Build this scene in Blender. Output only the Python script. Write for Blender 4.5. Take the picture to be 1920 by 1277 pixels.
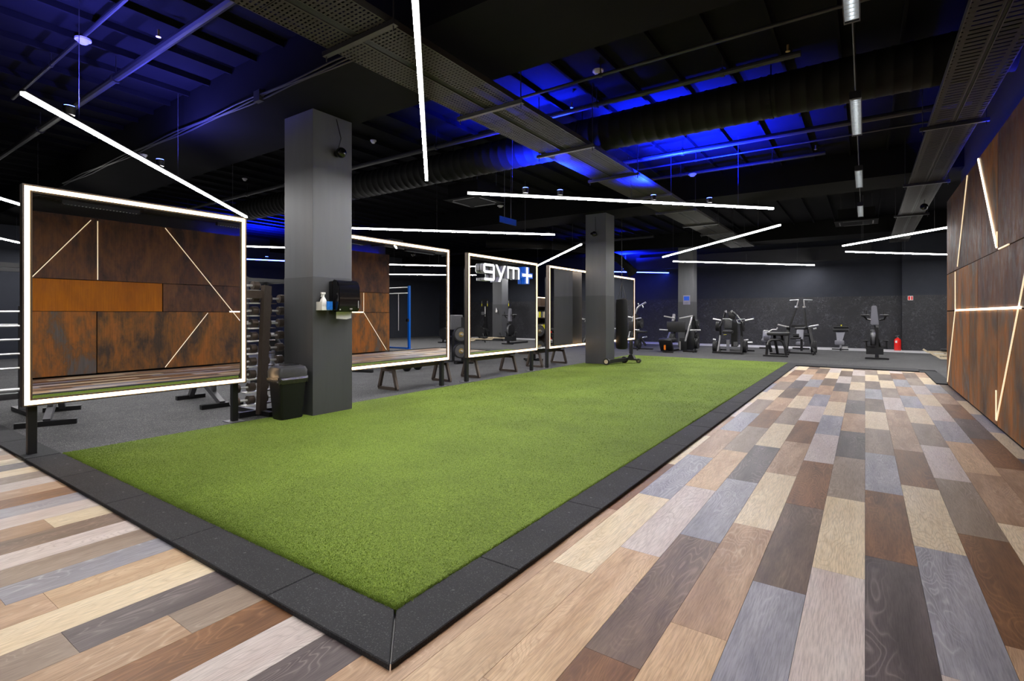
import bpy, bmesh, math, random
from mathutils import Vector, Matrix, Euler
import numpy as np

for o in list(bpy.data.objects): bpy.data.objects.remove(o)
scene = bpy.context.scene
C = scene.collection
PI = math.pi
random.seed(7)

# ------------------------------------------------------------------ camera
FPX, CX, CY, CAMH = 961.0, 960.0, 589.0, 1.34
YAW = math.atan2(1622 - 960, FPX)
cam = bpy.data.objects.new('camera', bpy.data.cameras.new('camera')); C.objects.link(cam)
cam.location = (0, 0, CAMH)
cam.rotation_euler = (PI / 2, 0, YAW)
cam.data.sensor_width = 36.0
cam.data.lens = FPX / 1920 * 36.0
cam.data.shift_y = -(638.5 - CY) / 1920
cam.data.clip_end = 200
scene.camera = cam

# ------------------------------------------------------------------ world and exposure
world = bpy.data.worlds.new('world'); scene.world = world; world.use_nodes = True
world.node_tree.nodes['Background'].inputs[0].default_value = (0.01, 0.012, 0.02, 1)
world.node_tree.nodes['Background'].inputs[1].default_value = 0.3
scene.view_settings.view_transform = 'Standard'
scene.view_settings.look = 'None'
scene.view_settings.gamma = 1
scene.view_settings.use_curve_mapping = False
scene.view_settings.exposure = 1.5

LED = 95.0        # radiance of the white pendants
WARM = 4.5       # mirror light bands
BLUE = 9.0        # blue uplights

# ------------------------------------------------------------------ helpers
FW = Vector((-math.sin(YAW), math.cos(YAW), 0)); RT = Vector((math.cos(YAW), math.sin(YAW), 0))
def at(px, py, Y):
    d = FW + RT * ((px - CX) / FPX) - Vector((0, 0, 1)) * ((py - CY) / FPX)
    return Vector((0, 0, CAMH)) + d * (Y / d.y)
def onz(px, py, z):
    d = FW + RT * ((px - CX) / FPX) - Vector((0, 0, 1)) * ((py - CY) / FPX)
    return Vector((0, 0, CAMH)) + d * ((z - CAMH) / d.z)

def nm(): return bmesh.new()
def box(bm, c, s, rot=None, bev=0):
    m = Matrix.Translation(c) @ (rot.to_4x4() if rot else Matrix.Identity(4)) @ Matrix.Diagonal((s[0], s[1], s[2], 1))
    r = bmesh.ops.create_cube(bm, size=1, matrix=m)
    if bev:
        es = list({e for v in r['verts'] for e in v.link_edges})
        bmesh.ops.bevel(bm, geom=es, offset=bev, segments=2, affect='EDGES', profile=0.5)
    return bm
def bx(bm, x0, x1, y0, y1, z0, z1, bev=0):
    return box(bm, ((x0+x1)/2, (y0+y1)/2, (z0+z1)/2), (abs(x1-x0), abs(y1-y0), abs(z1-z0)), None, bev)
def cyl(bm, a, b, r0, r1=None, seg=12, cap=True):
    a = Vector(a); b = Vector(b); r1 = r0 if r1 is None else r1
    d = b - a; L = d.length
    if L < 1e-6: return bm
    q = d.to_track_quat('Z', 'Y')
    m = Matrix.Translation((a + b) / 2) @ q.to_matrix().to_4x4()
    bmesh.ops.create_cone(bm, cap_ends=cap, segments=seg, radius1=r0, radius2=r1, depth=L, matrix=m)
    return bm
def tube(bm, pts, r, seg=8):
    for i in range(len(pts) - 1): cyl(bm, pts[i], pts[i+1], r, r, seg)
    for p in pts[1:-1]: bmesh.ops.create_icosphere(bm, subdivisions=1, radius=r*1.02, matrix=Matrix.Translation(p))
    return bm
def bar(bm, a, b, w, h=None):           # square section bar from a to b
    a = Vector(a); b = Vector(b); h = h or w; d = b - a
    if d.length < 1e-6: return bm
    q = d.to_track_quat('Z', 'Y')
    m = Matrix.Translation((a + b) / 2) @ q.to_matrix().to_4x4() @ Matrix.Diagonal((w, h, d.length, 1))
    bmesh.ops.create_cube(bm, size=1, matrix=m); return bm
def ball(bm, c, r, s=(1, 1, 1), seg=14):
    bmesh.ops.create_uvsphere(bm, u_segments=seg, v_segments=max(6, seg // 2 + 1), radius=r, matrix=Matrix.Translation(c) @ Matrix.Diagonal((*s, 1))); return bm
def lathe(bm, prof, c=(0, 0, 0), seg=20, M=None):
    c = Vector(c); rings = []
    for r, z in prof:
        ring = []
        for i in range(seg):
            a = 2*PI*i/seg
            p = Vector((r*math.cos(a), r*math.sin(a), z))
            if M: p = M @ p
            ring.append(bm.verts.new(c + p))
        rings.append(ring)
    for j in range(len(rings)-1):
        for i in range(seg):
            bm.faces.new((rings[j][i], rings[j][(i+1) % seg], rings[j+1][(i+1) % seg], rings[j+1][i]))
    bm.faces.new(rings[0][::-1]); bm.faces.new(rings[-1]); return bm
def prism(bm, poly, ax, lo, hi):        # poly in the two other axes, extruded along ax
    def mk(p, t):
        if ax == 0: return Vector((t, p[0], p[1]))
        if ax == 1: return Vector((p[0], t, p[1]))
        return Vector((p[0], p[1], t))
    a = [bm.verts.new(mk(p, lo)) for p in poly]; b = [bm.verts.new(mk(p, hi)) for p in poly]
    n = len(poly)
    bm.faces.new(a); bm.faces.new(b[::-1])
    for i in range(n): bm.faces.new((a[i], b[i], b[(i+1) % n], a[(i+1) % n]))
    return bm

def obj(name, bm, mat, parent=None, smooth=False, world=True):
    """one mesh object; when a parent is given the mesh is in world coordinates and is moved into the parent's frame"""
    bmesh.ops.recalc_face_normals(bm, faces=bm.faces)
    if parent is not None and world:
        off = Vector((0, 0, 0)); p = parent
        while p is not None: off += Vector(p.location); p = p.parent
        bmesh.ops.translate(bm, verts=bm.verts, vec=-off)
    me = bpy.data.meshes.new(name); bm.to_mesh(me); bm.free()
    if smooth:
        try: me.shade_smooth()
        except Exception: pass
    o = bpy.data.objects.new(name, me); C.objects.link(o)
    if isinstance(mat, (list, tuple)):
        for m in mat: me.materials.append(m)
    else: me.materials.append(mat)
    if parent is not None: o.parent = parent
    return o
def smooth_by_angle(o, ang=0.6):
    me = o.data
    me.polygons.foreach_set('use_smooth', [True]*len(me.polygons))
    try: me.set_sharp_from_angle(angle=ang)
    except Exception: pass
    return o
def sob(name, bm, mat, parent=None, world=True): return smooth_by_angle(obj(name, bm, mat, parent, world=world))
def tag(o, label, cat, group=None):
    o['label'] = label; o['category'] = cat
    if group: o['group'] = group
    return o
def thing(name, label, cat, loc=(0, 0, 0), rz=0, group=None):
    o = bpy.data.objects.new(name, None); C.objects.link(o); o.location = loc; o.rotation_euler = (0, 0, rz)
    o.empty_display_size = 0.1
    return tag(o, label, cat, group)
def struct(o):
    o['kind'] = 'structure'; return o
def dup(root, loc, rz, label, group=None):
    r = root.copy(); C.objects.link(r); r.location = loc; r.rotation_euler = (0, 0, rz); r['label'] = label
    if group: r['group'] = group
    for ch in list(root.children):
        c = ch.copy(); C.objects.link(c); c.parent = r
        for g in list(ch.children):
            d = g.copy(); C.objects.link(d); d.parent = c
    return r

# ------------------------------------------------------------------ materials
def base(name):
    m = bpy.data.materials.new(name); m.use_nodes = True
    nt = m.node_tree; return m, nt, nt.nodes['Principled BSDF']
def N(nt, t, **kw):
    n = nt.nodes.new(t)
    for k, v in kw.items(): setattr(n, k, v)
    return n
def ramp(nt, stops):
    n = nt.nodes.new('ShaderNodeValToRGB'); e = n.color_ramp.elements
    while len(e) > 1: e.remove(e[0])
    e[0].position = stops[0][0]; e[0].color = (*stops[0][1], 1)
    for p, c in stops[1:]:
        x = e.new(p); x.color = (*c, 1)
    return n
def coords(nt, scale=(1, 1, 1), rnd=0, kind='Object'):
    tc = N(nt, 'ShaderNodeTexCoord'); mp = N(nt, 'ShaderNodeMapping'); mp.inputs['Scale'].default_value = scale
    nt.links.new(tc.outputs[kind], mp.inputs[0])
    if rnd:
        oi = N(nt, 'ShaderNodeObjectInfo'); mu = N(nt, 'ShaderNodeMath', operation='MULTIPLY'); mu.inputs[1].default_value = rnd
        nt.links.new(oi.outputs['Random'], mu.inputs[0]); cb = N(nt, 'ShaderNodeCombineXYZ')
        for i in range(3): nt.links.new(mu.outputs[0], cb.inputs[i])
        nt.links.new(cb.outputs[0], mp.inputs['Location'])
    return mp
def noise(nt, vec, scale, detail=4, rough=0.55, dist=0):
    n = N(nt, 'ShaderNodeTexNoise'); n.inputs['Scale'].default_value = scale; n.inputs['Detail'].default_value = detail
    n.inputs['Roughness'].default_value = rough; n.inputs['Distortion'].default_value = dist
    nt.links.new(vec.outputs[0], n.inputs['Vector']); return n
def bump(nt, b, h, strength=0.2, dist=0.01):
    bp = N(nt, 'ShaderNodeBump'); bp.inputs['Strength'].default_value = strength; bp.inputs['Distance'].default_value = dist
    nt.links.new(h, bp.inputs['Height']); nt.links.new(bp.outputs[0], b.inputs['Normal'])
def mixc(nt, fac, a, b, mode='MIX'):
    m = N(nt, 'ShaderNodeMixRGB'); m.blend_type = mode
    for s, v in ((0, fac), (1, a), (2, b)):
        if isinstance(v, (int, float)): m.inputs[s].default_value = v
        elif isinstance(v, (tuple, list)): m.inputs[s].default_value = (*v, 1)
        else: nt.links.new(v, m.inputs[s])
    return m.outputs[0]
def plain(name, col, rough=0.5, metal=0.0, var=0.12, scale=20, bmp=0.0, spec=None):
    m, nt, b = base(name); b.inputs['Roughness'].default_value = rough; b.inputs['Metallic'].default_value = metal
    n = noise(nt, coords(nt), scale, 5)
    lo = tuple(max(0, c*(1-var)) for c in col); hi = tuple(min(1, c*(1+var)) for c in col)
    r = ramp(nt, [(0.3, lo), (0.7, hi)]); nt.links.new(n.outputs[0], r.inputs[0]); nt.links.new(r.outputs[0], b.inputs['Base Color'])
    if bmp: bump(nt, b, n.outputs[0], bmp)
    if spec is not None: b.inputs['Specular IOR Level'].default_value = spec
    return m
def emit(name, col, s):
    m, nt, b = base(name); b.inputs['Base Color'].default_value = (0.8, 0.8, 0.8, 1)
    b.inputs['Emission Color'].default_value = (*col, 1); b.inputs['Emission Strength'].default_value = s; return m
def s2l(*c): return tuple(((x/255+0.055)/1.055)**2.4 if x > 10 else x/255/12.92 for x in c)

def wood(name, col, dark, line):
    m, nt, b = base(name); b.inputs['Roughness'].default_value = 0.45; b.inputs['Specular IOR Level'].default_value = 0.3
    mp = coords(nt, (1, 1, 1), 37.0)
    def mapped(sx, sy):
        q = N(nt, 'ShaderNodeMapping'); q.inputs['Scale'].default_value = (sx, sy, 1); nt.links.new(mp.outputs[0], q.inputs[0]); return q
    ms = mapped(1.0, 0.2); mf = mapped(1.0, 0.05); mg = mapped(1.0, 0.16)
    n1 = noise(nt, ms, 5.5, 2.2, 0.45, 0.3)             # slow figure whose level lines are the growth rings
    mu = N(nt, 'ShaderNodeMath', operation='MULTIPLY'); mu.inputs[1].default_value = 30.0; nt.links.new(n1.outputs[0], mu.inputs[0])
    fr = N(nt, 'ShaderNodeMath', operation='PINGPONG'); fr.inputs[1].default_value = 0.5; nt.links.new(mu.outputs[0], fr.inputs[0])
    rl = ramp(nt, [(0.0, (1, 1, 1)), (0.1, (0.35, 0.35, 0.35)), (0.24, (0, 0, 0))]); nt.links.new(fr.outputs[0], rl.inputs[0])
    n2 = noise(nt, mf, 210, 3, 0.55)                    # fine fibre
    n3 = noise(nt, mg, 8, 5, 0.62, 0.35)                  # blotches
    r1 = ramp(nt, [(0.3, dark), (0.66, col)]); nt.links.new(n3.outputs[0], r1.inputs[0])
    r2 = ramp(nt, [(0.36, (0.72, 0.72, 0.72)), (0.6, (1.07, 1.07, 1.07))]); nt.links.new(n2.outputs[0], r2.inputs[0])
    c = mixc(nt, 0.8, r1.outputs[0], r2.outputs[0], 'MULTIPLY')
    n4 = noise(nt, mg, 4.0, 1); rg = ramp(nt, [(0.42, (0, 0, 0)), (0.58, (0.5, 0.5, 0.5))]); nt.links.new(n4.outputs[0], rg.inputs[0])
    g2 = N(nt, 'ShaderNodeMath', operation='MULTIPLY'); nt.links.new(rl.outputs[0], g2.inputs[0]); nt.links.new(rg.outputs[0], g2.inputs[1])
    c = mixc(nt, g2.outputs[0], c, line)
    oi = N(nt, 'ShaderNodeObjectInfo'); rr = ramp(nt, [(0, (0.9, 0.9, 0.9)), (1, (1.08, 1.07, 1.06))]); nt.links.new(oi.outputs['Random'], rr.inputs[0])
    c = mixc(nt, 1.0, c, rr.outputs[0], 'MULTIPLY')
    nt.links.new(c, b.inputs['Base Color'])
    bump(nt, b, n2.outputs[0], 0.06, 0.003)
    return m
WD = {
 'C': wood('oak_cream', s2l(222, 206, 178), s2l(206, 184, 150), s2l(170, 144, 110)),
 'P': wood('oak_pale_pink', s2l(206, 195, 190), s2l(188, 172, 166), s2l(146, 132, 126)),
 'O': wood('oak_light', s2l(206, 176, 142), s2l(174, 140, 106), s2l(150, 118, 88)),
 'T': wood('oak_tan', s2l(184, 152, 124), s2l(150, 117, 90), s2l(208, 182, 154)),
 'B': wood('oak_rust_brown', s2l(134, 93, 60), s2l(94, 62, 40), s2l(166, 120, 82)),
 'D': wood('oak_dark_brown', s2l(126, 104, 88), s2l(86, 67, 56), s2l(156, 134, 118)),
 'K': wood('oak_taupe', s2l(152, 134, 119), s2l(126, 108, 94), s2l(180, 162, 146)),
 'G': wood('oak_grey', s2l(158, 156, 164), s2l(128, 126, 136), s2l(196, 194, 200)),
 'S': wood('oak_slate', s2l(102, 91, 92), s2l(70, 61, 62), s2l(152, 140, 138)),
}

def rust(name, a, bcol, ccol, sc=1.0, lo=0.36, hi=0.64):
    m, nt, b = base(name); b.inputs['Metallic'].default_value = 0.0; b.inputs['Specular IOR Level'].default_value = 0.22
    mp = coords(nt, (1, 1, 0.42), 53.0)
    n1 = noise(nt, mp, 2.0*sc, 6, 0.58, 0.8); n2 = noise(nt, mp, 9*sc, 9, 0.72, 0.3)
    mf = N(nt, 'ShaderNodeMapping'); mf.inputs['Scale'].default_value = (1, 1, 0.06); nt.links.new(mp.outputs[0], mf.inputs[0])
    n3 = noise(nt, mf, 60, 4, 0.6)
    ad = N(nt, 'ShaderNodeMath', operation='MULTIPLY_ADD'); ad.inputs[1].default_value = 0.42
    nt.links.new(n2.outputs[0], ad.inputs[0])
    m1 = N(nt, 'ShaderNodeMath', operation='MULTIPLY'); m1.inputs[1].default_value = 0.62; nt.links.new(n1.outputs[0], m1.inputs[0])
    nt.links.new(m1.outputs[0], ad.inputs[2])
    r = ramp(nt, [(lo, a), (0.5, bcol), (hi, ccol)]); nt.links.new(ad.outputs[0], r.inputs[0])
    r3 = ramp(nt, [(0.3, (0.7, 0.7, 0.72)), (0.65, (1.1, 1.1, 1.1))]); nt.links.new(n3.outputs[0], r3.inputs[0])
    c = mixc(nt, 0.75, r.outputs[0], r3.outputs[0], 'MULTIPLY')
    nt.links.new(c, b.inputs['Base Color'])
    rr = ramp(nt, [(0.35, (0.42, 0.42, 0.42)), (0.65, (0.75, 0.75, 0.75))]); nt.links.new(n2.outputs[0], rr.inputs[0]); nt.links.new(rr.outputs[0], b.inputs['Roughness'])
    bump(nt, b, n3.outputs[0], 0.12, 0.006)
    return m
RUST_A = rust('rust_brown', s2l(70, 58, 50), s2l(110, 78, 47), s2l(152, 97, 46), 1.0, 0.41, 0.62)
RUST_B = rust('rust_dark', s2l(56, 44, 43), s2l(88, 61, 50), s2l(114, 78, 54), 1.2, 0.4, 0.63)
RUST_O = rust('rust_orange', s2l(140, 78, 8), s2l(164, 94, 8), s2l(182, 108, 14), 1.0, 0.3, 0.7)
RUST_G = rust('rust_grey_stain', s2l(92, 87, 85), s2l(110, 79, 51), s2l(156, 97, 42), 0.9, 0.43, 0.6)

M = {}
M['black'] = plain('black_steel', (0.008, 0.008, 0.009), 0.42, 0.0, 0.1)
M['satin'] = plain('satin_black', (0.013, 0.013, 0.0145), 0.35, 0.0, 0.1)
M['pad'] = plain('black_vinyl_pad', (0.011, 0.011, 0.0125), 0.45, 0, 0.15, 60, 0.05)
M['greypad'] = plain('grey_vinyl_pad', (0.17, 0.17, 0.2), 0.5, 0, 0.1, 60, 0.05)
M['chrome'] = plain('chrome', (0.62, 0.62, 0.63), 0.3, 0.55, 0.05)
M['chromed'] = plain('dull_chrome', (0.55, 0.55, 0.56), 0.35, 0.85, 0.08)
M['steelgrey'] = plain('grey_steel', (0.13, 0.13, 0.14), 0.4, 0.4, 0.1)
M['rubber'] = plain('plate_rubber', (0.01, 0.01, 0.0115), 0.6, 0, 0.15)
M['lip'] = plain('bronze_glow_lip', (0.12, 0.075, 0.04), 0.6, 0.0, 0.06)
M['bronze'] = plain('bronze_steel', (0.11, 0.085, 0.07), 0.38, 0.5, 0.08)
M['ceil'] = plain('black_ceiling_paint', (0.008, 0.008, 0.0095), 0.9, 0, 0.15, 3, 0.0, 0.08)
M['beam'] = plain('black_beam_paint', (0.0075, 0.0075, 0.0077), 0.9, 0, 0.15, 2, 0.0, 0.08)
M['duct'] = plain('black_duct', (0.008, 0.008, 0.0075), 0.6, 0, 0.12, 20, 0, 0.15)
M['pipe'] = plain('dark_pipe_paint', (0.022, 0.022, 0.025), 0.45, 0, 0.1)
M['gal'] = plain('tray_steel', (0.03, 0.028, 0.026), 0.5, 0.1, 0.1)
M['white'] = plain('white_plastic', (0.7, 0.69, 0.67), 0.4, 0, 0.04)
M['notice'] = plain('grey_violet_print', (0.2, 0.19, 0.26), 0.5, 0, 0.1)
M['bagblack'] = plain('matt_black_leather', (0.006, 0.006, 0.007), 0.55, 0, 0.1, 30, 0, 0.2)
M['signside'] = plain('grey_letter_return', (0.3, 0.3, 0.33), 0.5, 0, 0.05)
M['paper'] = plain('white_paper', (0.78, 0.77, 0.75), 0.9, 0, 0.05, 30, 0.2)
M['bluepl'] = plain('blue_plastic', (0.0, 0.07, 0.5), 0.35, 0, 0.2, 60)
M['blueliq'] = plain('blue_card', (0.01, 0.16, 0.6), 0.5, 0, 0.3, 40)
M['bluerack'] = plain('blue_powdercoat', (0.0, 0.13, 0.62), 0.35, 0, 0.06)
M['red'] = plain('red_paint', (0.7, 0.012, 0.008), 0.3, 0, 0.05)
M['orange'] = plain('orange_plastic', (0.8, 0.2, 0.01), 0.4, 0, 0.05)
M['yellow'] = plain('yellow_plastic', (0.75, 0.7, 0.02), 0.4, 0, 0.05)
M['pine'] = plain('pale_rail', (0.62, 0.52, 0.36), 0.4, 0, 0.08)
M['bin'] = plain('black_bin_plastic', (0.009, 0.009, 0.011), 0.45, 0, 0.1, 20, 0, 0.3)
M['binlid'] = plain('dark_grey_lid', (0.05, 0.05, 0.055), 0.3, 0, 0.1)
M['bag'] = plain('black_bin_liner', (0.03, 0.028, 0.026), 0.25, 0, 0.2, 40, 0.4)
M['gloss'] = plain('gloss_black', (0.006, 0.006, 0.007), 0.12, 0, 0.05)
M['wallup'] = plain('charcoal_wall_paint', (0.03, 0.033, 0.043), 0.8, 0, 0.06, 3, 0, 0.2)
M['walldk'] = plain('black_wall_paint', (0.02, 0.02, 0.023), 0.8, 0, 0.08, 3)
M['litfloor'] = plain('pale_lit_floor_edge', (0.55, 0.54, 0.57), 0.5, 0, 0.08)  # pale floor strip, brightened in its colour to read as lit
M['gold'] = plain('brass', (0.6, 0.45, 0.2), 0.35, 0.8, 0.1)

def wallpaper():
    m, nt, b = base('dark_patterned_wallcovering'); mp = coords(nt, (1, 1, 1))
    n = noise(nt, mp, 1.3, 6, 0.65, 1.2); n2 = noise(nt, mp, 9, 6, 0.7, 2.0)
    r = ramp(nt, [(0.38, (0, 0, 0)), (0.6, (1, 1, 1))]); nt.links.new(n.outputs[0], r.inputs[0])
    r2 = ramp(nt, [(0.42, (0.008, 0.008, 0.0105)), (0.56, (0.028, 0.028, 0.035)), (0.68, (0.085, 0.085, 0.1))]); nt.links.new(n2.outputs[0], r2.inputs[0])
    c = mixc(nt, r.outputs[0], (0.0115, 0.0115, 0.0145), r2.outputs[0]); nt.links.new(c, b.inputs['Base Color']); b.inputs['Roughness'].default_value = 0.6
    return m
M['paperwall'] = wallpaper()
def speckle(name, basec, spk, thr, sc, rough=0.8):
    m, nt, b = base(name); mp = coords(nt)
    n = noise(nt, mp, sc, 2, 0.6); n2 = noise(nt, mp, 2.2, 4)
    r = ramp(nt, [(thr, basec), (thr+0.07, spk)]); nt.links.new(n.outputs[0], r.inputs[0])
    r2 = ramp(nt, [(0.3, (0.8, 0.8, 0.8)), (0.7, (1.15, 1.15, 1.15))]); nt.links.new(n2.outputs[0], r2.inputs[0])
    c = mixc(nt, 1, r.outputs[0], r2.outputs[0], 'MULTIPLY'); nt.links.new(c, b.inputs['Base Color'])
    b.inputs['Roughness'].default_value = rough; b.inputs['Specular IOR Level'].default_value = 0.3; bump(nt, b, n.outputs[0], 0.3, 0.004); return m
M['rubfloor'] = speckle('speckled_rubber_floor', (0.042, 0.042, 0.046), (0.21, 0.205, 0.2), 0.56, 120)
M['rubedge'] = speckle('black_rubber_edging', (0.024, 0.024, 0.027), (0.085, 0.085, 0.09), 0.6, 170)
def turfmat(name, k=1.0):
    m, nt, b = base(name); mp = coords(nt)
    n = noise(nt, mp, 170, 3, 0.7); n2 = noise(nt, mp, 1.1, 3); n3 = noise(nt, mp, 60, 2)
    r = ramp(nt, [(0.3, (0.07*k, 0.108*k, 0.014*k)), (0.52, (0.16*k, 0.235*k, 0.032*k)), (0.75, (0.3*k, 0.39*k, 0.078*k))]); nt.links.new(n.outputs[0], r.inputs[0])
    r2 = ramp(nt, [(0.35, (0.86, 0.86, 0.86)), (0.65, (1.1, 1.1, 1.08))]); nt.links.new(n2.outputs[0], r2.inputs[0])
    r3 = ramp(nt, [(0.35, (0.8, 0.8, 0.8)), (0.65, (1.15, 1.15, 1.15))]); nt.links.new(n3.outputs[0], r3.inputs[0])
    c = mixc(nt, 1, r.outputs[0], r2.outputs[0], 'MULTIPLY'); c = mixc(nt, 0.8, c, r3.outputs[0], 'MULTIPLY')
    nt.links.new(c, b.inputs['Base Color']); b.inputs['Roughness'].default_value = 0.8; b.inputs['Specular IOR Level'].default_value = 0.2
    bump(nt, b, n.outputs[0], 0.6, 0.01); return m
M['turf'] = turfmat('green_turf', 1.0)
def colpaint(name, col, streak=0.2):
    m, nt, b = base(name); mp = coords(nt, (1, 1, 0.12)); n = noise(nt, mp, 9, 6, 0.6); mp2 = coords(nt); n2 = noise(nt, mp2, 55, 3)
    r = ramp(nt, [(0.3, tuple(c*(1-streak) for c in col)), (0.7, tuple(c*(1+streak) for c in col))]); nt.links.new(n.outputs[0], r.inputs[0])
    r2 = ramp(nt, [(0.26, (0.55, 0.55, 0.55)), (0.32, (1, 1, 1))]); nt.links.new(n2.outputs[0], r2.inputs[0])
    c = mixc(nt, 0.8, r.outputs[0], r2.outputs[0], 'MULTIPLY'); nt.links.new(c, b.inputs['Base Color']); b.inputs['Roughness'].default_value = 0.55
    bump(nt, b, n.outputs[0], 0.05, 0.006); return m
M['colup'] = colpaint('grey_column_paint', (0.088, 0.09, 0.098), 0.07)
M['collow'] = colpaint('dark_column_paint', (0.056, 0.057, 0.062), 0.07)
def perf(name, fu, wu, fv, wv):
    m, nt, b = base(name); b.inputs['Base Color'].default_value = (0.036, 0.034, 0.031, 1); b.inputs['Metallic'].default_value = 0.0; b.inputs['Roughness'].default_value = 0.6; b.inputs['Specular IOR Level'].default_value = 0.2
    tc = N(nt, 'ShaderNodeTexCoord'); sp = N(nt, 'ShaderNodeSeparateXYZ'); nt.links.new(tc.outputs['Object'], sp.inputs[0])
    def cell(axis, freq, width):
        a = N(nt, 'ShaderNodeMath', operation='MULTIPLY'); a.inputs[1].default_value = freq; nt.links.new(sp.outputs[axis], a.inputs[0])
        f = N(nt, 'ShaderNodeMath', operation='FRACT'); nt.links.new(a.outputs[0], f.inputs[0])
        g = N(nt, 'ShaderNodeMath', operation='LESS_THAN'); g.inputs[1].default_value = width; nt.links.new(f.outputs[0], g.inputs[0]); return g
    u = cell(0, fu, wu); v = cell(1, fv, wv)
    mu = N(nt, 'ShaderNodeMath', operation='MULTIPLY'); nt.links.new(u.outputs[0], mu.inputs[0]); nt.links.new(v.outputs[0], mu.inputs[1])
    tr = N(nt, 'ShaderNodeBsdfTransparent'); mx = N(nt, 'ShaderNodeMixShader'); out = nt.nodes['Material Output']
    nt.links.new(mu.outputs[0], mx.inputs[0]); nt.links.new(b.outputs[0], mx.inputs[1]); nt.links.new(tr.outputs[0], mx.inputs[2]); nt.links.new(mx.outputs[0], out.inputs[0])
    return m
M['perf'] = perf('perforated_tray', 21, 0.62, 25, 0.42)
M['perf2'] = perf('slotted_tray', 5.4, 0.8, 12, 0.3)
def mirror():
    m, nt, b = base('mirror_silver'); b.inputs['Base Color'].default_value = (0.82, 0.82, 0.82, 1); b.inputs['Metallic'].default_value = 1; b.inputs['Roughness'].default_value = 0.0
    return m
M['mirror'] = mirror()
M['led'] = emit('white_led', (1.0, 0.98, 0.965), LED)
M['ledside'] = emit('white_led_side', (1.0, 0.97, 0.93), 8.0)
M['ledblue'] = emit('blue_led', (0.03, 0.06, 1.0), 26)
M['ledblueside'] = emit('blue_led_side', (0.04, 0.08, 1.0), 9)
M['ledwarm'] = emit('warm_led', (1.0, 0.64, 0.33), WARM)
M['strip'] = emit('warm_strip', (1.0, 0.74, 0.42), 0.32)
M['stripw'] = emit('warm_white_strip', (1.0, 0.84, 0.6), 3.0)
M['ledblue2'] = emit('blue_cove_led', (0.01, 0.02, 1.0), 45)
M['louvglow'] = emit('louvre_reflection_glow', (0.85, 0.95, 1.0), 2.0)  # glow stands in for bright reflections in the unlit louvre fittings
M['signface'] = emit('sign_white_face', (0.92, 0.97, 1.0), 0.6)
M['signblue'] = emit('sign_blue_face', (0.0, 0.11, 0.7), 0.12); M['signblue'].node_tree.nodes['Principled BSDF'].inputs['Base Color'].default_value = (0.0, 0.07, 0.4, 1)

# ------------------------------------------------------------------ measures
H_CEIL, H_SOF = 4.56, 4.0
XL, XR, YB, YF = -21.0, 9.0, -7.0, 24.0
TX0, TX1, TY0, TY1 = -6.25, -1.725, 1.587, 15.7        # turf
BX1, BY0, BY1 = -1.465, 1.322, 15.0                      # outer border right edge, front edge, far end of the wood
XW = 1.27                                                # face of the rust wall
YW1 = 12.6                                               # its far end

# ------------------------------------------------------------------ floor: planks
W, L = 0.2325, 1.29
fl = struct(obj('floor', bx(nm(), XL, XR, YB, YF+0.3, -0.2, -0.012), M['rubedge']))
JOINT = {0: 3.46, 1: 3.765, 2: 4.13, 3: 4.48, 4: 6.09-L, 5: 6.58-2*L, -1: 3.14, -2: 4.10-L, -3: 3.52, -4: 3.155, -5: 2.787, -6: 2.41, -7: 2.0}
COLS = {   # colours from the joint outwards (towards the far end), then from the joint towards the camera
 0: ('BGKCDGDCKPD', 'SC'), 1: ('CBTTPKCDCD', 'GP'), 2: ('KPKCGTGBPK', 'BT'), 3: ('TOGPCPKDCP', 'CT'), 4: ('TBSBTGCTCP', 'CK'),
 5: ('KSCGCSDTGC', 'BT'), -1: ('CKSTSKCKPD', 'PT'), -2: ('DBPGCTSPDC', 'GT'), -3: ('CTBPGTDCPK', 'TO'), -4: ('GSCKCTGTDC', 'DB'),
 -5: ('POKBTDSPTD', 'OT'), -6: ('CGTGKCKTBC', 'OP'), -7: ('TBCTPCGTCP', 'TP')}
LEFT = {-8: 'SC', -9: 'PT', -10: 'BD', -11: 'KT', -12: 'SK', -13: 'CC', -14: 'OT', -15: 'GT', -16: 'KK', -17: 'PT', -18: 'DC', -19: 'CT', -20: 'PK', -21: 'GB', -22: 'BT', -23: 'TP', -24: 'PG', -25: 'KT', -26: 'CD', -27: 'SK', -28: 'CP', -29: 'TB', -30: 'KC'}
plank_meshes = {}
def plank_mesh(w, l):
    k = (round(w, 4), round(l, 4))
    if k not in plank_meshes:
        bm = nm(); g = 0.0008
        box(bm, (0, 0, -0.006), (w-2*g, l-2*g, 0.012))
        me = bpy.data.meshes.new('plank'); bm.to_mesh(me); bm.free(); me.materials.append(WD['T']); plank_meshes[k] = me
    return plank_meshes[k]
def plank(x0, x1, y0, y1, key):
    o = bpy.data.objects.new('plank', plank_mesh(x1-x0, y1-y0)); C.objects.link(o); o.parent = fl
    o.location = ((x0+x1)/2, (y0+y1)/2, 0)
    o.material_slots[0].link = 'OBJECT'; o.material_slots[0].material = WD[key]
rest = {k: nm() for k in WD}
keys = 'CPTBDKGSTKPC'
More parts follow.
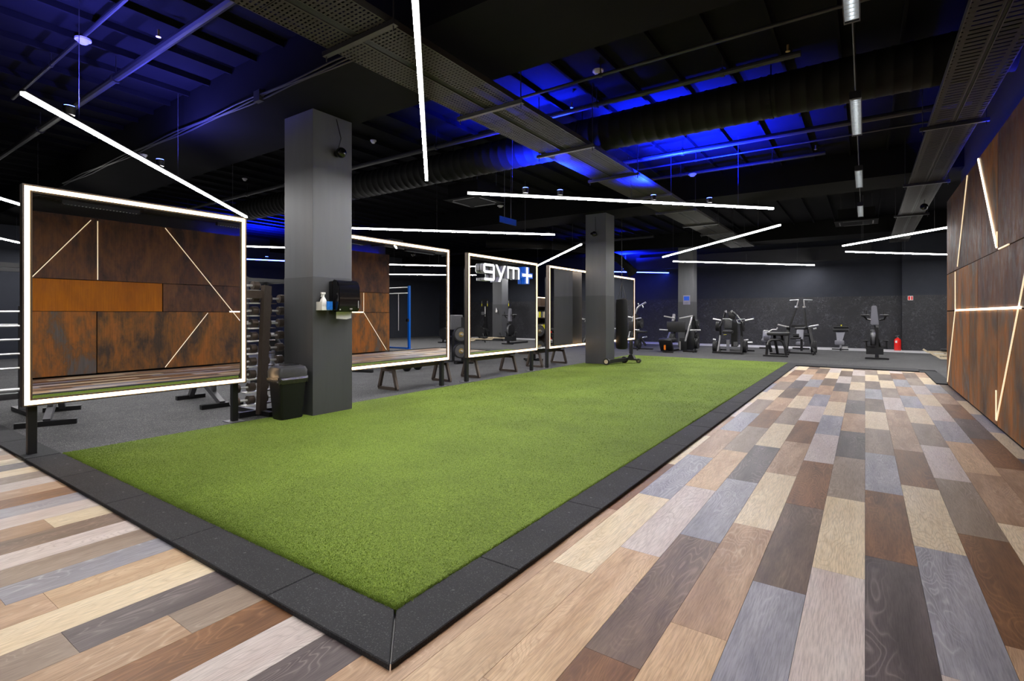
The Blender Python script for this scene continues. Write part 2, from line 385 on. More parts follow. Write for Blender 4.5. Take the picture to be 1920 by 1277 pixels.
for k in range(-38, 6):
    x0, x1 = k*W, (k+1)*W
    if k == 5: x1 = XW + 0.02
    if k >= -7:
        j = JOINT[k]; far, near = COLS[k]; ytop = BY1
        if k == -7: x0, x1 = k*W, (k+1)*W
        i = 0
        while j + i*L < ytop:
            c = far[i] if i < len(far) else keys[(i*5 + k*3) % 12]
            plank(x0, x1, j+i*L, min(j+(i+1)*L, ytop), c); i += 1
        for i in range(9):
            y1 = j - i*L; y0 = y1 - L
            if y1 < YB + 1: break
            c = near[i] if i < len(near) else keys[(i*7 + k*5) % 12]
            if i < 3: plank(x0, x1, y0, y1, c)
            else: bx(rest[c], x0+.001, x1-.001, y0+.001, y1-.001, -.012, 0)
    else:
        c2 = LEFT.get(k) or keys[(k*5) % 12] + keys[(k*7) % 12]; yt = BY0 + 0.02
        cut = {-12: 0.70, -11: 1.01, -19: 1.02, -15: 0.62}.get(k, -0.25 + ((k*37) % 11)*0.1)
        plank(x0, x1, cut, yt, c2[0])
        y1 = cut; i = 0
        while y1 > YB + 1:
            c = c2[1] if i == 0 else keys[(i*7 + k*5) % 12]
            if i < 2: plank(x0, x1, y1-L, y1, c)
            else: bx(rest[c], x0+.001, x1-.001, y1-L+.001, y1-.001, -.012, 0)
            y1 -= L; i += 1
for k, bm in rest.items():
    if len(bm.verts):
        o = obj('plank_field', bm, WD[k], fl, world=False); o['kind'] = 'stuff'
    else: bm.free()

# rubber floors
rf = [(XL, -6.28, BY0+0.26, YF), (-6.28, XR, TY1, YF), (XW+0.1, XR, YW1+0.02, TY1)]
for x0, x1, y0, y1 in rf:
    struct(obj('floor_rubber', bx(nm(), x0, x1, y0, y1, -0.012, 0.004), M['rubfloor']))
struct(obj('floor_turf', bx(nm(), TX0, TX1, TY0, TY1, -0.011, 0.026), M['turf']))
turf = bpy.data.objects['floor_turf']
# blades of the pile, dense near the camera
rng = np.random.default_rng(3); nb = 330000
u = rng.random(nb); yy = TY0 + (TY1 - TY0) * (u**2.6); xx = TX0 + (TX1 - TX0) * rng.random(nb)
ne = 9000
xx[:ne] = TX1 + rng.normal(0, 0.006, ne); yy[:ne] = TY0 + 8*(rng.random(ne)**1.8)
yy[ne:2*ne] = TY0 + rng.normal(0, 0.006, ne)
sz = 0.7 + 0.6*rng.random(nb); sz *= 1 + np.clip((yy - 3)/9, 0, 0.5)
ang = rng.random(nb)*2*PI; lean = (rng.random(nb))*0.011*sz; h = (0.003 + 0.006*rng.random(nb))*sz; wd = 0.0016*sz
co = np.empty((nb, 3, 3), dtype=np.float32)
dx, dy = np.cos(ang), np.sin(ang); la = rng.random(nb)*2*PI
co[:, 0, 0] = xx - dx*wd; co[:, 0, 1] = yy - dy*wd; co[:, 0, 2] = 0.024
co[:, 1, 0] = xx + dx*wd; co[:, 1, 1] = yy + dy*wd; co[:, 1, 2] = 0.024
co[:, 2, 0] = xx + np.cos(la)*lean; co[:, 2, 1] = yy + np.sin(la)*lean; co[:, 2, 2] = 0.026 + h
me = bpy.data.meshes.new('turf_pile'); me.vertices.add(nb*3); me.loops.add(nb*3); me.polygons.add(nb)
me.vertices.foreach_set('co', co.ravel()); me.loops.foreach_set('vertex_index', np.arange(nb*3, dtype=np.int32))
me.polygons.foreach_set('loop_start', np.arange(0, nb*3, 3, dtype=np.int32)); me.update(); me.validate()
pile = bpy.data.objects.new('turf_pile', me); C.objects.link(pile); pile.parent = turf; pile['kind'] = 'stuff'
me.materials.append(turfmat('green_turf_blades', 1.22))

# black rubber edging tiles round the turf and the wood
trim = struct(obj('trim_1', bx(nm(), -6.26, BX1-0.02, BY0+0.03, TY0, -0.011, 0.001), M['black']))
def edge_tile(poly, holes):
    bm = nm(); prism(bm, poly, 2, 0.002, 0.026)
    top = [e for e in bm.edges if all(v.co.z > 0.02 for v in e.verts)]
    bmesh.ops.bevel(bm, geom=top, offset=0.004, segments=1, affect='EDGES')
    o = obj('edge_tile', bm, M['rubedge'], trim)
    for x, y in holes: obj('fixing_hole', cyl(nm(), (x, y, 0.0262), (x, y, 0.0268), 0.008, None, 8), M['black'], o)
g = 0.0022
xs = [-6.26, -5.33, -4.33, -3.31, -2.30]
for i in range(4):
    edge_tile([(xs[i]+g, BY0), (xs[i+1]-g, BY0), (xs[i+1]-g, TY0-g), (xs[i]+g, TY0-g)], [(xs[i]+t, TY0-0.1) for t in (0.18, 0.5, 0.82)])
edge_tile([(xs[4]+g, BY0), (BX1-0.004, BY0), (TX1-0.004, TY0-g), (xs[4]+g, TY0-g)], [(xs[4]+0.14, TY0-0.1), (xs[4]+0.5, TY0-0.11)])
ys = [BY0] + [2.19 + i*1.0 for i in range(13)] + [BY1+0.02]
edge_tile([(BX1, BY0+0.004), (BX1, ys[1]-g), (TX1+g, ys[1]-g), (TX1+g, TY0+0.004)], [(TX1+0.11, 1.85)])
for i in range(1, 14):
    edge_tile([(BX1, ys[i]+g), (BX1, ys[i+1]-g), (TX1+g, ys[i+1]-g), (TX1+g, ys[i]+g)], [(TX1+0.11, ys[i]+t) for t in (0.15, 0.48, 0.82)])
for i in range(3):
    x0, x1 = BX1-0.26+i*0.92, BX1-0.26+(i+1)*0.92
    edge_tile([(x0+g, BY1+0.03), (x1-g, BY1+0.03), (x1-g, TY1-0.01), (x0+g, TY1-0.01)], [(x0+0.4, BY1+0.2)])
edge_tile([(1.12, YW1+0.03), (XW+0.1, YW1+0.03), (XW+0.1, BY1), (1.12, BY1)], [])
xs2 = [-6.28-1.0*i for i in range(12)]
for i in range(11):
    edge_tile([(xs2[i]-g, BY0), (xs2[i+1]+g, BY0), (xs2[i+1]+g, BY0+0.255), (xs2[i]-g, BY0+0.255)], [])

# ------------------------------------------------------------------ walls
zsp = 2.03
def two_tone(name, x0, x1, y0, y1, low, up):
    w = struct(obj(name, bx(nm(), x0, x1, y0, y1, zsp, H_CEIL), up))
    obj('wallcovering', bx(nm(), x0, x1, y0-0.004, y1, 0, zsp), low, w)
    return w
wb = two_tone('wall_back', XL, XR, YF, YF+0.2, M['paperwall'], M['wallup'])
obj('pier', bx(nm(), 1.12, XR, YF-0.38, YF, zsp, H_CEIL), M['wallup'], wb)
obj('pier_covering', bx(nm(), 1.12, XR, YF-0.384, YF, 0, zsp), M['paperwall'], wb)
obj('duct_boxing', bx(nm(), -9, 0.2, YF-0.5, YF, 3.45, 4.0), M['walldk'], wb)
struct(obj('wall_left', bx(nm(), XL-0.2, XL, YB, YF+0.2, 0, H_CEIL), M['wallup']))
struct(obj('wall_front', bx(nm(), XL, XR, YB-0.2, YB, 0, H_CEIL), M['wallup']))
struct(obj('wall_far_right', bx(nm(), XR, XR+0.2, YB, YF+0.2, 0, H_CEIL), M['wallup']))
struct(obj('trim_2', bx(nm(), XL, 1.12, YF-1.6, YF-0.01, 0.0045, 0.012), M['litfloor']))
struct(obj('trim_3', bx(nm(), 1.12, 6.0, YF-1.7, YF-0.39, 0.0045, 0.012), M['litfloor']))

# rust panelled wall
wr = struct(obj('wall_right', bx(nm(), XW+0.2, XW+0.45, -2.5, YW1-0.02, 0, H_CEIL), M['walldk']))
ZT, Z2, Z1 = 3.46, 2.08, 1.40
panels = [
 # lower row
 ([(-2.5, .03), (1.6, .03), (1.6, Z1), (-2.5, Z1)], RUST_A), ([(1.6, .03), (4.13, .03), (4.13, Z1), (1.6, Z1)], RUST_G),
 ([(4.13, .03), (5.46, .03), (6.46, Z1), (4.13, Z1)], RUST_A), ([(5.46, .03), (8.13, .03), (7.09, Z1), (6.46, Z1)], RUST_A),
 ([(8.13, .03), (8.13, Z1), (7.09, Z1)], RUST_G), ([(8.13, .03), (10.1, .03), (10.1, Z1), (8.13, Z1)], RUST_A),
 ([(10.1, .03), (12.45, .03), (11.45, Z1), (10.1, Z1)], RUST_G), ([(12.45, .03), (YW1, .03), (YW1, Z1), (11.45, Z1)], RUST_A),
 # middle row
 ([(-2.5, Z1), (.6, Z1), (.6, Z2), (-2.5, Z2)], RUST_B), ([(.6, Z1), (3.0, Z1), (3.0, Z2), (.6, Z2)], RUST_A),
 ([(3.0, Z1), (5.42, Z1), (5.42, Z2), (3.0, Z2)], RUST_O), ([(5.42, Z1), (7.09, Z1), (6.56, Z2), (5.42, Z2)], RUST_B),
 ([(7.09, Z1), (9.4, Z1), (9.4, Z2), (6.56, Z2)], RUST_B), ([(9.4, Z1), (11.45, Z1), (11.45, Z2), (9.4, Z2)], RUST_G),
 ([(11.45, Z1), (YW1, Z1), (YW1, Z2), (11.45, Z2)], RUST_A),
 # upper row
 ([(-2.5, Z2), (1.4, Z2), (1.4, ZT), (-2.5, ZT)], RUST_B), ([(1.4, Z2), (3.03, Z2), (4.05, ZT), (1.4, ZT)], RUST_B),
 ([(3.03, Z2), (4.14, Z2), (4.14, ZT), (4.05, ZT)], RUST_B), ([(4.14, Z2), (6.56, Z2), (5.46, ZT), (4.14, ZT)], RUST_B),
 ([(6.56, Z2), (8.1, Z2), (8.1, ZT), (5.46, ZT)], RUST_B), ([(8.1, Z2), (11.2, Z2), (10.2, ZT), (9.3, ZT)], RUST_B),
 ([(8.1, Z2), (9.3, ZT), (8.1, ZT)], RUST_A), ([(11.2, Z2), (YW1, Z2), (YW1, ZT), (10.2, ZT)], RUST_B)]
for poly, m in panels:
    cx = sum(p[0] for p in poly)/len(poly); cz = sum(p[1] for p in poly)/len(poly)
    q = []
    for (y, z) in poly:      # shrink a little: open joints
        dy, dz = cx - y, cz - z; l = math.hypot(dy, dz); q.append((y + dy/l*0.013, z + dz/l*0.013))
    bm = nm(); prism(bm, [(y - cx, z - cz) for y, z in q], 0, 0, 0.05)
    o = obj('rust_panel', bm, m, wr, world=False); o.location = (XW, cx, cz)
for y in range(-2, 13, 2): obj('panel_batten', bx(nm(), XW+0.05, XW+0.2, y-.03, y+.03, .1, 3.3), M['black'], wr)
obj('end_cap', bx(nm(), XW+.001, XW+0.2, YW1-.018, YW1, .03, ZT-.01), M['black'], wr)
def wstrip(a, b, w, m):
    bm = nm(); pa = Vector((XW-0.003, a[0], a[1])); pb = Vector((XW-0.003, b[0], b[1]))
    d = (pb - pa).normalized(); s = Vector((1, 0, 0)).cross(d)*w/2; t = Vector((-0.012, 0, 0))
    v = [bm.verts.new(p) for p in (pa-s, pa+s, pb+s, pb-s, pa-s+t, pa+s+t, pb+s+t, pb-s+t)]
    for f in ((0, 1, 2, 3), (4, 5, 6, 7), (0, 1, 5, 4), (1, 2, 6, 5), (2, 3, 7, 6), (3, 0, 4, 7)): bm.faces.new([v[i] for i in f])
    obj('light_strip', bm, m, wr)
for a, b, k in (((3.05, 2.09), (4.02, 3.4), 0), ((4.14, 3.4), (4.14, 2.1), 0), ((2.99, 2.05), (2.99, 1.42), 0), ((5.47, 3.43), (8.12, .1), 0),
             ((5.47, .05), (6.45, 1.37), 0), ((7.0, 1.405), (11.43, 1.405), 1), ((9.3, 3.44), (8.12, 2.12), 1), ((10.2, 3.42), (11.2, 2.13), 0),
             ((11.45, 2.06), (11.45, 1.42), 0), ((11.46, 1.39), (12.45, .08), 0), ((8.1, 2.3), (8.1, 2.12), 0), ((8.0, 2.085), (7.5, 2.085), 0),
             ((8.145, .1), (8.145, .45), 0)):
    wstrip(a, b, 0.014 if k == 0 else 0.024, M['strip'] if k == 0 else M['stripw'])
bm = nm(); bx(bm, XW+0.1, XW+0.12, 6.5, 12.3, ZT-0.1, ZT-0.088); obj('blue_top_strip', bm, M['ledblue2'], wr)

# ------------------------------------------------------------------ ceiling
ce = struct(obj('ceiling', bx(nm(), XL, XR, YB, YF+0.2, H_CEIL, H_CEIL+0.3), M['ceil']))
beams = [(-4.95, -3.75), (3.46, 4.68), (12.2, 13.42), (20.5, 21.7)]
for y0, y1 in beams: obj('beam', bx(nm(), XL, XR, y0, y1, H_SOF, H_CEIL), M['beam'], ce)
bays = [(YB, -4.95), (-3.75, 3.46), (4.68, 12.2), (13.42, 20.5), (21.7, YF)]
rib_mesh = {}
for bi, (y0, y1) in enumerate(bays[1:4]):
    me = obj('rib', bx(nm(), -0.016, 0.016, y0+0.01, y1-0.01, H_CEIL-0.075, H_CEIL-0.001), M['ceil'], ce, world=False)
    x = -0.25; me.location.x = x
    k = 1
    while x + k*0.6 < XR-0.2 or x - k*0.6 > XL+0.2:
        for s in (-1, 1):
            xx_ = x + s*k*0.6
            if XL+0.2 < xx_ < XR-0.2:
                c = me.copy(); C.objects.link(c); c.parent = ce; c.location.x = xx_
        k += 1
def pipe_x(y, z, x0, x1, r, label, m='pipe'):
    t = thing('ceiling_pipe', label, 'pipe', ((x0+x1)/2, y, z))
    sob('pipe_run', cyl(nm(), (x0, y, z), (x1, y, z), r, None, 10), M[m], t)
    n = max(2, int((x1-x0)/3))
    for i in range(n):
        x = x0 + (i+0.5)*(x1-x0)/n
        bm = nm(); cyl(bm, (x, y, z), (x, y, H_CEIL-0.005), 0.006, None, 6); cyl(bm, (x-0.02, y, z), (x+0.02, y, z), r*1.35, None, 10)
        obj('hanger', bm, M[m], t)
pipe_x(2.46, 4.28, -15.5, -3.0, 0.045, 'thick blue-lit sprinkler pipe along the ceiling at upper left')
pipe_x(1.97, 4.40, -9.97, -3.0, 0.022, 'thin conduit with a smoke detector beside the thick sprinkler pipe')
pipe_x(5.85, 4.30, -4.0, 1.2, 0.02, 'thin ceiling pipe nearest the concrete beam, right of the cable tray')
pipe_x(6.65, 4.30, -3.97, -0.6, 0.035, 'ceiling pipe with a free end in front of the round duct')
pipe_x(9.32, 4.25, -4.0, 1.2, 0.045, 'thick black ceiling pipe just behind the round duct')
pipe_x(10.2, 4.32, -4.0, 1.2, 0.018, 'thin ceiling pipe between two pipes behind the round duct')
pipe_x(11.0, 4.30, -4.1, -0.6, 0.035, 'blue-lit ceiling pipe with smoke detector behind the duct')
pipe_x(6.6, 4.25, -17.0, -4.6, 0.04, 'long dark ceiling pipe behind the front grey column')
pipe_x(18.5, 4.2, -17.0, -6.4, 0.05, 'dark ceiling pipe above the blue lamp at the back')

# beam-edge cables with clip
t = thing('cable_bundle', 'grey cables clipped along the lower edge of the front beam', 'cable', (-8, 3.44, 4.0))
for i in range(3):
    bm = nm(); pts = []
    for j in range(25):
        x = -13.5 + j*0.4; pts.append(Vector((x, 3.435 - 0.014*i, 4.0 + 0.02*i + 0.012*math.sin(j*1.3 + i*2) - 0.02)))
    tube(bm, pts, 0.011, 6); obj('cable', bm, M['pipe'], t)
obj('cable_clip', bx(nm(), -6.2, -6.07, 3.39, 3.452, 3.95, 4.08), M['pipe'], t)

# round spiral duct
t = thing('round_duct', 'large black spiral air duct running across the ceiling', 'duct', (-3, 7.34, 4.14))
bm = nm(); prof = []
R0 = 0.262; x = -14.0
while x < 1.15: prof += [(R0, x), (R0, x+0.13), (R0*1.025, x+0.145), (R0*1.025, x+0.16)]; x += 0.17
lathe(bm, prof, (0, 7.34, 4.14), 28, Matrix(((0, 0, 1), (0, 1, 0), (-1, 0, 0))))
sob('duct_tube', bm, M['duct'], t)
for x in (-9.2, -6.4, -3.7, -1.0):
    bm = nm(); lathe(bm, [(R0*1.04, x-0.02), (R0*1.04, x+0.02)], (0, 7.34, 4.14), 28, Matrix(((0, 0, 1), (0, 1, 0), (-1, 0, 0))))
    cyl(bm, (x, 7.34, 4.40), (x, 7.34, H_CEIL-.005), 0.008, None, 6); obj('duct_hanger', bm, M['duct'], t)
t = thing('elbow_duct', 'black curved duct with a flared mouth above the blue lamp', 'duct', (-7.6, 18.2, 3.6))
bm = nm(); tube(bm, [Vector(p) for p in ((-11.5, 15.0, 3.95), (-9.6, 16.4, 3.9), (-8.4, 17.5, 3.75), (-7.7, 18.3, 3.45), (-7.4, 18.7, 3.05))], 0.16, 14); sob('duct_tube', bm, M['duct'], t)
obj('duct_hanger', cyl(nm(), (-9.6, 16.4, 4.05), (-9.6, 16.4, H_CEIL-.003), .01, None, 6), M['duct'], t)
cyl(bm := nm(), (-7.4, 18.7, 3.05), (-7.33, 18.8, 2.9), 0.16, 0.22, 14); obj('mouth', bm, M['duct'], t)

# cable trays
def tray(label, x0, x1, y0, y1, z, gap, brackets, pm='perf'):
    t = thing('cable_tray', label, 'cable tray', ((x0+x1)/2, (y0+y1)/2, z))
    xm = (x0+x1)/2
    for a, b in ((x0, xm-gap), (xm+gap, x1)):
        n = int((y1-y0)/3)+1
        for i in range(n):
            ya, yb = y0+(y1-y0)*i/n, y0+(y1-y0)*(i+1)/n
            bm = nm(); bx(bm, a+0.004, b-0.004, ya+0.003, yb-0.003, z, z+0.003); obj('perforated_sheet', bm, M[pm], t)
        for xe in (a, b): obj('side_rail', bx(nm(), xe-0.004, xe+0.004, y0, y1, z-0.001, z+0.06), M['gal'], t)
    for i in range(4):
        x = xm - gap + 0.01 + i*gap*0.5
        obj('cable', cyl(nm(), (x, y0, z+0.02), (x, y1, z+0.02), 0.012, None, 6), M['rubber'], t)
    for y in brackets:
        bm = nm(); bx(bm, x0-0.09, x1+0.09, y-0.025, y+0.025, z-0.045, z-0.002)
        obj('cross_bracket', bm, M['pipe'], t)
        for xe in (x0-0.06, x1+0.06):
            hz = H_SOF if any(b0 <= y <= b1 for b0, b1 in beams) else H_CEIL
            obj('threaded_rod', cyl(nm(), (xe, y, z-0.09), (xe, y, hz-0.004), 0.006, None, 6), M['pipe'], t)
tray('long double perforated cable tray running over the green turf', -3.93, -3.18, -6.5, 19.5, 3.70, 0.045, (1.1, 2.85, 4.7, 6.5, 8.22, 10.0, 11.75, 13.9, 15.7, 17.4))
tray('perforated cable tray running beside the rust wall', 0.66, 1.14, -6.5, 21.0, 3.70, 0.02, (1.4, 4.8, 8.3, 11.75, 15.3), 'perf2')

# ------------------------------------------------------------------ columns
def column(label, x0, x1, y0, y1):
    t = thing('column', label, 'column', ((x0+x1)/2, (y0+y1)/2, 0))
    bm = nm(); bx(bm, x0, x1, y0, y1, 1.829, H_SOF-0.002, 0.004); obj('upper_shaft', bm, M['colup'], t)
    bm = nm(); bx(bm, x0-0.003, x1+0.003, y0-0.003, y1+0.003, 0.0, 1.83, 0.003); obj('lower_shaft', bm, M['collow'], t)
    return t
column('big grey concrete column beside the paper towel dispenser', -6.51, -5.87, 3.99, 4.60)
column('grey column at the far edge of the green turf', -6.17, -5.585, 12.43, 12.98)
column('grey column with a notice in front of the back wall', -6.17, -5.585, 20.7, 21.25)
column('grey column behind the end of the rust wall', 2.15, 2.72, 20.7, 21.25)
column('grey column among the machines far on the left side', -14.3, -13.7, 12.43, 12.98)

# ------------------------------------------------------------------ lit mirrors
XM = -6.36
def lit_mirror(label, y0, y1, first=False):
    z0, z1 = 0.485, 2.54
    t = thing('lit_mirror', label, 'mirror', (XM-0.05, (y0+y1)/2, 0), 0, 'framed mirrors along the turf')
    b, e, q = 0.07, 0.014, 0.054            # frame width, outer lip, start of the inner lip
    obj('mirror_glass', bx(nm(), XM-0.02, XM-0.004, y0+b-.006, y1-b+.006, z0+b-.006, z1-b+.006), M['mirror'], t)
    def ring_of(name, d0, d1, x0, x1, mt):
        bm = nm()
        for (a0, a1, c0, c1) in ((y0+d0, y1-d0, z1-d1, z1-d0), (y0+d0, y1-d0, z0+d0, z0+d1), (y0+d0, y0+d1, z0+d1, z1-d1), (y1-d1, y1-d0, z0+d1, z1-d1)):
            bx(bm, x0, x1, a0, a1, c0, c1)
        return obj(name, bm, mt, t)
    ring_of('outer_frame', 0, e, XM-0.075, XM+0.012, M['bronze'])
    ring_of('glow_lip', q, b, XM-0.028, XM+0.008, M['lip'])  # rim added to catch the band's light as an orange edge
    obj('back_panel', bx(nm(), XM-0.075, XM-0.03, y0+e, y1-e, z0+e, z1-e), M['bronze'], t)
    for (a0, a1, c0, c1) in ((y0+e, y1-e, z1-q, z1-e), (y0+e, y1-e, z0+e, z0+q), (y0+e, y0+q, z0+q, z1-q), (y1-q, y1-e, z0+q, z1-q)):
        obj('light_band', bx(nm(), XM-0.028, XM-0.003, a0+.001, a1-.001, c0+.001, c1-.001), M['ledwarm'], t)
    for y in (y0+0.09, y1-0.09):
        p = obj('post', bx(nm(), XM-0.145, XM-0.078, y-0.034, y+0.034, 0.008, z1-0.3, 0.004), M['black'], t)
        obj('base_plate', bx(nm(), XM-0.22, XM-0.01, y-0.09, y+0.09, 0.004, 0.012), M['steelgrey'], p)
    return t
lit_mirror('nearest lit mirror, left of the big grey column', 1.32, 3.385)
lit_mirror('lit mirror just right of the big grey column', 4.62, 7.18)
lit_mirror('lit mirror carrying the gym+ sign', 7.72, 10.29)
lit_mirror('lit mirror partly behind the far turf column, right of the gym+ mirror', 10.82, 13.4)
lit_mirror('farthest lit mirror, right of the far turf column', 13.9, 16.48)

# sign "gym+" mounted in front of the third mirror
XS = XM + 0.10
t = thing('illuminated_sign', 'white lit gym+ sign with a blue plus block', 'sign', (XS, 8.8, 2.02))
def ext(name, polys, d, m):           # polys in (y,z)
    bm = nm()
    for p in polys: prism(bm, p, 0, XS-d, XS)
    return bm
def letter(name, rects, parent):
    bm = nm(); bf = nm()
    for p in rects:
        prism(bm, p, 0, XM+0.004, XS-0.006); prism(bf, p, 0, XS-0.006, XS)
    o = obj(name, bm, M['signside'], parent); obj('letter_face', bf, M['signface'], o); return o
def R_(y0, y1, z0, z1): return [(y0, z0), (y1, z0), (y1, z1), (y0, z1)]
def RC(y0, y1, z0, z1, c, k):         # rectangle with chamfered corners, k = corners bl, br, tr, tl
    p = []
    p += [(y0+c, z0)] if k[0] else [(y0, z0)]
    p += [(y1-c, z0), (y1, z0+c)] if k[1] else [(y1, z0)]
    p += [(y1, z1-c), (y1-c, z1)] if k[2] else [(y1, z1)]
    p += [(y0+c, z1), (y0, z1-c)] if k[3] else [(y0, z1)]
    if k[0]: p += [(y0, z0+c)]
    return p
s = 0.05
# g
ga, gb = 8.09, 8.46
letter('letter_g', [RC(ga, gb, 2.36-s, 2.36, .035, (0, 0, 1, 1)), RC(ga, ga+s, 2.2, 2.36-s, .0, (0, 0, 0, 0)), RC(ga, gb-s, 2.2-s+.02, 2.2+.02, .035, (1, 0, 0, 0)),
        R_(gb-s, gb, 2.07, 2.36-s), RC(ga+.03, gb, 2.07-s, 2.07, .03, (0, 1, 0, 0))], t)
# y
ya_, yb_ = 8.50, 8.86
mid = (ya_+yb_)/2
letter('letter_y', [[(ya_, 2.36), (ya_+s*1.15, 2.36), (mid+s*.6, 2.15), (mid-s*.1, 2.09)], [(yb_-s*1.15, 2.36), (yb_, 2.36), (mid-s*.6+.01, 2.01), (mid-s*1.75, 2.01)]], t)
# m
ma, mb = 8.92, 9.38
letter('letter_m', [RC(ma, mb, 2.36-s, 2.36, .035, (0, 0, 1, 0)), R_(ma, ma+s, 2.1, 2.36-s), R_((ma+mb)/2-s/2, (ma+mb)/2+s/2, 2.1, 2.36-s), R_(mb-s, mb, 2.1, 2.36-s)], t)
# plus: blue block cross with white plus face
pa_, pb_ = 9.44, 9.96; pm = 9.70; zc = 2.21
bm = nm(); prism(bm, R_(pm-.1, pm+.1, 2.02, 2.40), 0, XM+.004, XS-.012); prism(bm, R_(pa_+.02, pb_-.02, zc-.06, zc+.06), 0, XM+.004, XS-.012)
pl = obj('plus_block', bm, M['signblue'], t)
bm = nm(); prism(bm, R_(pm-.03, pm+.03, 2.03, 2.39), 0, XS-.012, XS); prism(bm, R_(pa_+.07, pb_-.07, zc-.03, zc+.03), 0, XS-.012, XS-.001); obj('plus_face', bm, M['signface'], pl)

# ------------------------------------------------------------------ white and blue linear pendants
def clear(x, y):
    z = H_SOF if any(b0 <= y <= b1 for b0, b1 in beams) else H_CEIL
    if abs(y-7.34) < 0.3 and x < 1.2: z = 3.87
    if -4.02 < x < -3.1: z = 3.65
    return z
def pendant(label, a, b, z=3.28, mat='led', wires=3, length=None):
    a = Vector((a[0], a[1], z)); b = Vector((b[0], b[1], z)); d = (b-a).normalized()
    if length: b = a + d*length
    mid = (a+b)/2; s = Vector((-d.y, d.x, 0))
    t = thing('linear_pendant', label, 'pendant light', (mid.x, mid.y, z), 0, 'hanging light lines')
    bm = nm(); rot = Matrix((d, s, Vector((0, 0, 1)))).transposed()
    box(bm, mid, ((b-a).length, 0.036, 0.03), rot)
    bm.normal_update()
    for f in bm.faces: f.material_index = 0 if f.normal.z < -0.5 else 1
    obj('diffuser', bm, [M[mat], M[mat + 'side']], t)
    bm = nm(); box(bm, mid+Vector((0, 0, 0.026)), ((b-a).length, 0.046, 0.016), rot); obj('housing', bm, M['satin'], t)
    for i in range(wires):
        p = a + (b-a)*((i+0.35)/(wires-0.3)); top = clear(p.x, p.y)
        obj('suspension_wire', cyl(nm(), p+Vector((0, 0, 0.034)), (p.x, p.y, top-0.004), 0.003, None, 5), M['steelgrey'], t)
    return t
def PXL(px1, py1, px2, py2, z=3.28): return onz(px1, py1, z), onz(px2, py2, z)
pendant('white light line at upper left running down to the nearest mirror', *PXL(42, 175, 462, 407))
p_ = onz(800, 337, 3.28)
pendant('bright white light line hanging closest overhead at top centre', p_, p_ + Vector((1, -1.07, 0)), length=5.8)
pendant('long white light line right of centre above the far turf', *PXL(877, 362, 1450, 391))
q0, q1 = PXL(664, 428, 1040, 440); pendant('white light line above the second mirror right of the big column', q1, q0, length=5.7)
pendant('short-looking white light line above the gym+ mirror corner', *PXL(1000, 502, 1090, 458))
pendant('slanting white light line right of the far turf column', *PXL(1243, 482, 1463, 422))
pendant('white light line under the slanting one, above the chest press', *PXL(1262, 490, 1527, 497))
q0, q1 = PXL(1580, 461, 1768, 428); pendant('slanting white light line passing behind the rust wall end', q0, q1, length=5.6)
q0, q1 = PXL(1586, 472, 1768, 477); pendant('near-level white light line passing behind the rust wall end', q0, q1, length=4.4)
def ext_line(p, a, b):
    d = (p[1]-p[0]).normalized(); return p[0]-d*a, p[1]+d*b
pendant('white light line cut by the left photo edge beside the nearest mirror', *ext_line(PXL(0, 372, 36, 383), 1.5, 3.0))
pendant('lower white light line at the left photo edge', *ext_line(PXL(0, 447, 36, 455), 1.0, 1.6))
pendant('white light line between the nearest mirror and the big column', *ext_line(PXL(463, 462, 530, 464), 1.2, 2.6))
pendant('blue light line above the back left machines', *PXL(1065, 508, 1275, 512), mat='ledblue')
pendant('blue light line between the nearest mirror and the big column', *ext_line(PXL(463, 486, 530, 489), 0.6, 2.6), mat='ledblue')
# unseen fill line added behind the camera; two more lines behind the rust wall
pendant('added white fill line over the wood floor behind the viewpoint', (-0.6, -1.2), (-4.1, -4.7))
pendant('white light line over the lane behind the rust wall', (3.4, 13.6), (6.6, 16.8))
pendant('second white light line over the lane behind the rust wall', (3.2, 20.0), (6.6, 16.9))

# blue uplighters sitting on the pendants, shining at the ceiling
def uplight(label, loc, power, ang=2.3, col=(0.003, 0.012, 1.0)):
    t = thing('blue_uplight', label, 'lamp', loc)
    x, y, z = loc
    sob('lamp_body', cyl(nm(), (x, y, z), (x, y, z+0.08), 0.045, 0.055, 14), M['satin'], t)
    obj('lens', cyl(nm(), (x, y, z+0.081), (x, y, z+0.086), 0.046, None, 14), M['ledblue'], t)
    ld = bpy.data.lights.new('blue_beam', 'SPOT'); ld.energy = power*BLUE; ld.color = col; ld.spot_size = ang; ld.spot_blend = 0.8; ld.shadow_soft_size = 0.05
    lo = bpy.data.objects.new('blue_beam', ld); C.objects.link(lo); lo.parent = t; lo.location = (0, 0, 0.1); lo.rotation_euler = (PI, 0, 0)
for px_, py_, lb_, pw_, an_, vio in ((985, 366, 'left blue uplighter on the long light line over the turf', 60, 2.3, 0), (1050, 370, 'second blue uplighter on the long light line over the turf', 200, 2.5, 0),
        (1225, 379, 'third blue uplighter on the long light line over the turf', 420, 2.5, 0), (1330, 384, 'fourth blue uplighter on the long light line over the turf', 300, 2.5, 0),
        (130, 222, 'blue uplighter on the light line at upper left', 16, 2.95, 1), (300, 316, 'second blue uplighter on the light line at upper left', 16, 2.95, 1), (1170, 509, 'added blue uplighter on the blue light line at the back', 900, 2.7, 0), (500, 487.5, 'added blue uplighter on the blue light line left of the big column', 500, 2.7, 0)):  # the pair on the blue lines is added to spread more blue overhead
    pp = onz(px_, py_, 3.28); uplight(lb_, (pp.x, pp.y, 3.314), pw_, an_, (0.1, 0.1, 1.0) if vio else (0.003, 0.012, 1.0))

